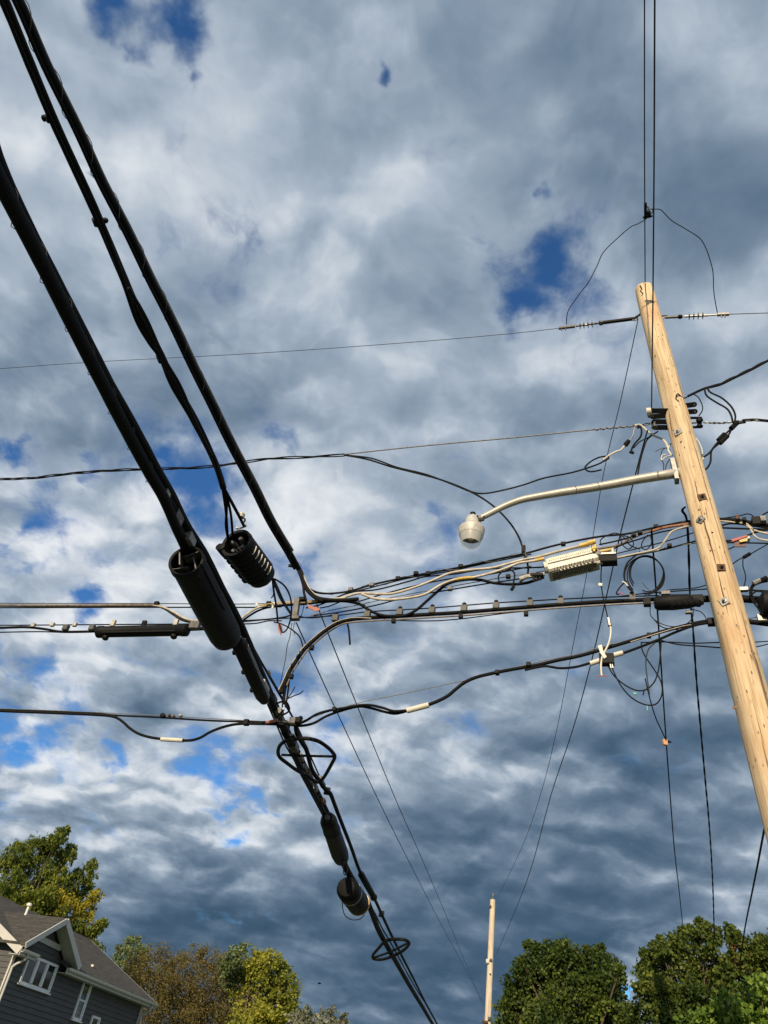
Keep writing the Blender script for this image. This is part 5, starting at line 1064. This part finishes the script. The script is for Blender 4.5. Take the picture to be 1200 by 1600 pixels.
def tree(name, label, hd, lobes, m, dens, size, seed, trunk_px, trunk_r=.18, up=0.0, aspect=1.0, sub=22, extra=None, cat='tree', spread=.42, jitter=1.2, twigs=0):
    rng = np.random.default_rng(seed); rr_ = random.Random(seed)
    top = Pd(trunk_px[0], trunk_px[1], hd); base_ = Vector((top.x, top.y, 0))
    t = thing(name, label, cat, base_)
    def mk(ls):
        c = []; r = []
        for (x, y, w) in ls:
            p = Pd(x, y, hd + rr_.uniform(-jitter, jitter)); c.append(tuple(p)); r.append(w * depth(p) / FPX)
        return c, r
    c, r = mk(lobes); V_, n = leaves(rng, c, r, dens, size, aspect, up, sub, spread); crown_mesh('crown', V_, n, m, t)
    if extra:
        for (ls, m2, d2, nm) in extra:
            c2, r2 = mk(ls); V2, n2 = leaves(rng, c2, r2, d2, size, aspect, up, sub, spread); crown_mesh(nm, V2, n2, m2, t)
    tb = MB(); fork = base_ + UPV * max(1.5, top.z * .35)
    tb.tube([base_, base_ + UPV * fork.z * .5 + Vector((.05, 0, 0)), fork, fork.lerp(Vector(top), .55), Vector(top)], [trunk_r * 1.25, trunk_r, trunk_r * .85, trunk_r * .45, trunk_r * .12], 10)
    tb.build('trunk', BARK, t)
    lb = MB()
    for cc, rad in zip(c, r):
        cc = Vector(cc); st = fork.lerp(Vector(top), rr_.uniform(0, .6)); md = st.lerp(cc, .5) + Vector((0, 0, -.15 * (cc - st).length * .3))
        lb.tube(smooth([st, md, cc], 4), [trunk_r * .35 - trunk_r * .03 * i for i in range(9)], 6)
        for q in range(4 + twigs):
            dv = Vector((rr_.gauss(0, 1), rr_.gauss(0, 1), abs(rr_.gauss(0, 1)) * .8)).normalized() * rad * rr_.uniform(.6, 1.05); lb.tube([cc, cc + dv * .5 + Vector((0, 0, .05)), cc + dv], [trunk_r * .09, trunk_r * .06, trunk_r * .03], 4)
    lb.build('limbs', BARK, t); return t
G1 = leaf_mat('conifer_needles', [(.05, .085, .014), (.14, .185, .026), (.29, .31, .04)])
G1y = leaf_mat('yellowing_needles', [(.14, .15, .015), (.32, .29, .028), (.48, .42, .04)])
G4 = leaf_mat('yellow_green_leaves', [(.10, .135, .02), (.28, .30, .04), (.46, .43, .06)])
G4b = leaf_mat('grey_green_leaves', [(.06, .09, .035), (.14, .19, .07), (.24, .28, .10)])
G3 = leaf_mat('brown_thin_leaves', [(.10, .085, .025), (.18, .145, .045), (.25, .21, .06)])
G3b = leaf_mat('dull_green_leaves', [(.06, .065, .02), (.13, .13, .035), (.20, .18, .045)])
G5 = leaf_mat('pale_leaves', [(.06, .08, .04), (.17, .19, .12), (.36, .36, .28)])
G6 = leaf_mat('maple_leaves', [(.018, .038, .008), (.055, .092, .015), (.16, .20, .028)])
G7 = leaf_mat('tree_leaves', [(.030, .055, .012), (.075, .115, .020), (.19, .22, .035)])
G7r = leaf_mat('turning_leaves', [(.10, .05, .02), (.22, .09, .04), (.30, .15, .06)])
G8 = leaf_mat('bright_leaves', [(.045, .09, .012), (.12, .21, .025), (.32, .42, .07)])
tree('conifer_tree', 'tall ragged conifer with yellow lower boughs rising behind the house roof', 50,
     [(88, 1312, 15), (72, 1325, 17), (101, 1298, 8), (95, 1303, 9), (64, 1318, 9), (30, 1322, 9), (112, 1325, 8), (52, 1335, 22), (22, 1338, 20), (10, 1350, 14), (82, 1345, 26), (106, 1340, 14), (48, 1368, 32), (15, 1385, 26), (85, 1380, 26), (112, 1375, 16), (142, 1352, 10), (137, 1370, 14), (132, 1388, 14), (60, 1410, 30), (20, 1415, 26), (5, 1400, 20), (108, 1405, 18), (150, 1450, 12), (162, 1443, 7), (140, 1462, 14), (148, 1482, 12), (60, 1450, 40), (110, 1470, 30), (130, 1500, 26), (20, 1460, 34)], G1, 2300, .19, 1, (70, 1330), .10, up=1.3, aspect=.5, sub=40, spread=.34,
     extra=[([(90, 1400, 14), (85, 1420, 24), (112, 1420, 22), (60, 1430, 20), (150, 1400, 11), (140, 1415, 13), (125, 1435, 20), (120, 1455, 14), (8, 1405, 14)], G1y, 1700, 'yellowing_boughs')])
tree('broadleaf_tree', 'small green treetop just beyond the right end of the house roof', 62, [(205, 1478, 15), (192, 1488, 13), (222, 1490, 12), (210, 1500, 20), (180, 1505, 9), (200, 1530, 30)], G4b, 1500, .15, 2, (205, 1480), .16)
tree('sparse_tree', 'wide thin brown tree with bare twigs beside the house', 56,
     [(215, 1515, 24), (245, 1505, 26), (270, 1520, 30), (300, 1505, 24), (325, 1510, 26), (355, 1525, 28), (240, 1545, 36), (285, 1550, 40), (330, 1550, 40), (372, 1562, 34), (395, 1585, 26), (260, 1585, 40), (310, 1590, 44), (370, 1595, 40), (430, 1595, 30), (225, 1590, 26), (290, 1630, 50), (380, 1640, 50)], G3, 1700, .125, 3, (310, 1520), .2, up=.5, aspect=.6, sub=30, spread=.5, twigs=9,
     extra=[([(225, 1540, 30), (270, 1570, 36), (350, 1575, 40), (400, 1585, 30)], G3b, 900, 'green_undergrowth')])
tree('broadleaf_tree', 'yellow-green rounded tree in the middle of the bottom edge row', 49,
     [(398, 1505, 20), (415, 1512, 24), (430, 1525, 26), (445, 1545, 24), (457, 1560, 15), (412, 1535, 30), (385, 1525, 22), (440, 1575, 26), (400, 1565, 34), (425, 1595, 34), (460, 1590, 16), (395, 1610, 44)], G4, 2100, .14, 4, (400, 1500), .22, sub=30, spread=.36,
     extra=[([(362, 1495, 18), (378, 1490, 16), (352, 1510, 14), (372, 1515, 22), (360, 1530, 18)], G4b, 1100, 'grey_green_crown')])
tree('leafy_bush', 'low pale-leaved treetop at the bottom edge, left of the trunk cable', 46, [(482, 1588, 14), (460, 1594, 14), (500, 1596, 14), (517, 1582, 9), (535, 1592, 8), (525, 1602, 14), (475, 1615, 24), (510, 1620, 24)], G5, 1100, .17, 5, (500, 1600), .12)
tree('maple_tree', 'dense dark green maple right of the distant pole', 32,
     [(824, 1476, 7), (872, 1478, 8), (917, 1484, 7), (938, 1482, 8), (968, 1515, 9), (797, 1555, 10), (836, 1488, 13), (855, 1492, 18), (880, 1495, 26), (905, 1502, 18), (932, 1502, 18), (950, 1515, 20), (962, 1535, 18), (822, 1515, 22), (850, 1520, 34), (895, 1525, 38), (935, 1545, 30), (812, 1545, 24), (840, 1560, 38), (890, 1570, 42), (950, 1575, 32), (800, 1575, 22), (805, 1600, 30), (975, 1592, 22), (860, 1610, 50), (930, 1615, 44)], G6, 5200, .115, 6, (880, 1500), .2, sub=60, spread=.36)
tree('broadleaf_tree', 'tall mixed green tree at right under the service wires, with a reddish sprig', 24,
     [(1022, 1478, 7), (1032, 1468, 6), (1067, 1455, 8), (1092, 1441, 7), (1055, 1468, 11), (1078, 1455, 10), (1102, 1450, 10), (1115, 1462, 16), (1095, 1475, 24), (1060, 1485, 22), (1035, 1490, 14), (1148, 1468, 15), (1140, 1452, 9), (1165, 1478, 12), (1190, 1480, 18), (1180, 1500, 20), (1012, 1495, 12), (1005, 1515, 14), (1030, 1520, 24), (1070, 1520, 34), (1110, 1510, 26), (1150, 1510, 24), (1195, 1515, 26), (1010, 1545, 20), (1040, 1560, 34), (1090, 1560, 44), (1150, 1550, 40), (1000, 1585, 22), (1050, 1600, 40), (1120, 1600, 46), (1185, 1590, 40), (1230, 1520, 50)], G7, 5200, .10, 7, (1090, 1470), .12, sub=60, spread=.38, twigs=3, jitter=.8,
     extra=[([(1143, 1490, 5), (1152, 1500, 6), (1146, 1480, 4)], G7r, 1500, 'turning_leaves')])
tree('leafy_bush', 'large bright sunlit leaves of the nearest tree in the lower right corner', 13.5,
     [(1190, 1545, 22), (1170, 1560, 26), (1140, 1580, 26), (1200, 1575, 30), (1110, 1592, 22), (1160, 1600, 34), (1085, 1605, 22), (1215, 1610, 40), (1130, 1625, 44)], G8, 5200, .078, 8, (1170, 1580), .07, sub=26, spread=.42, jitter=.35, aspect=1.2)
for o in bpy.data.objects:
    if '_w' in o: del o['_w']
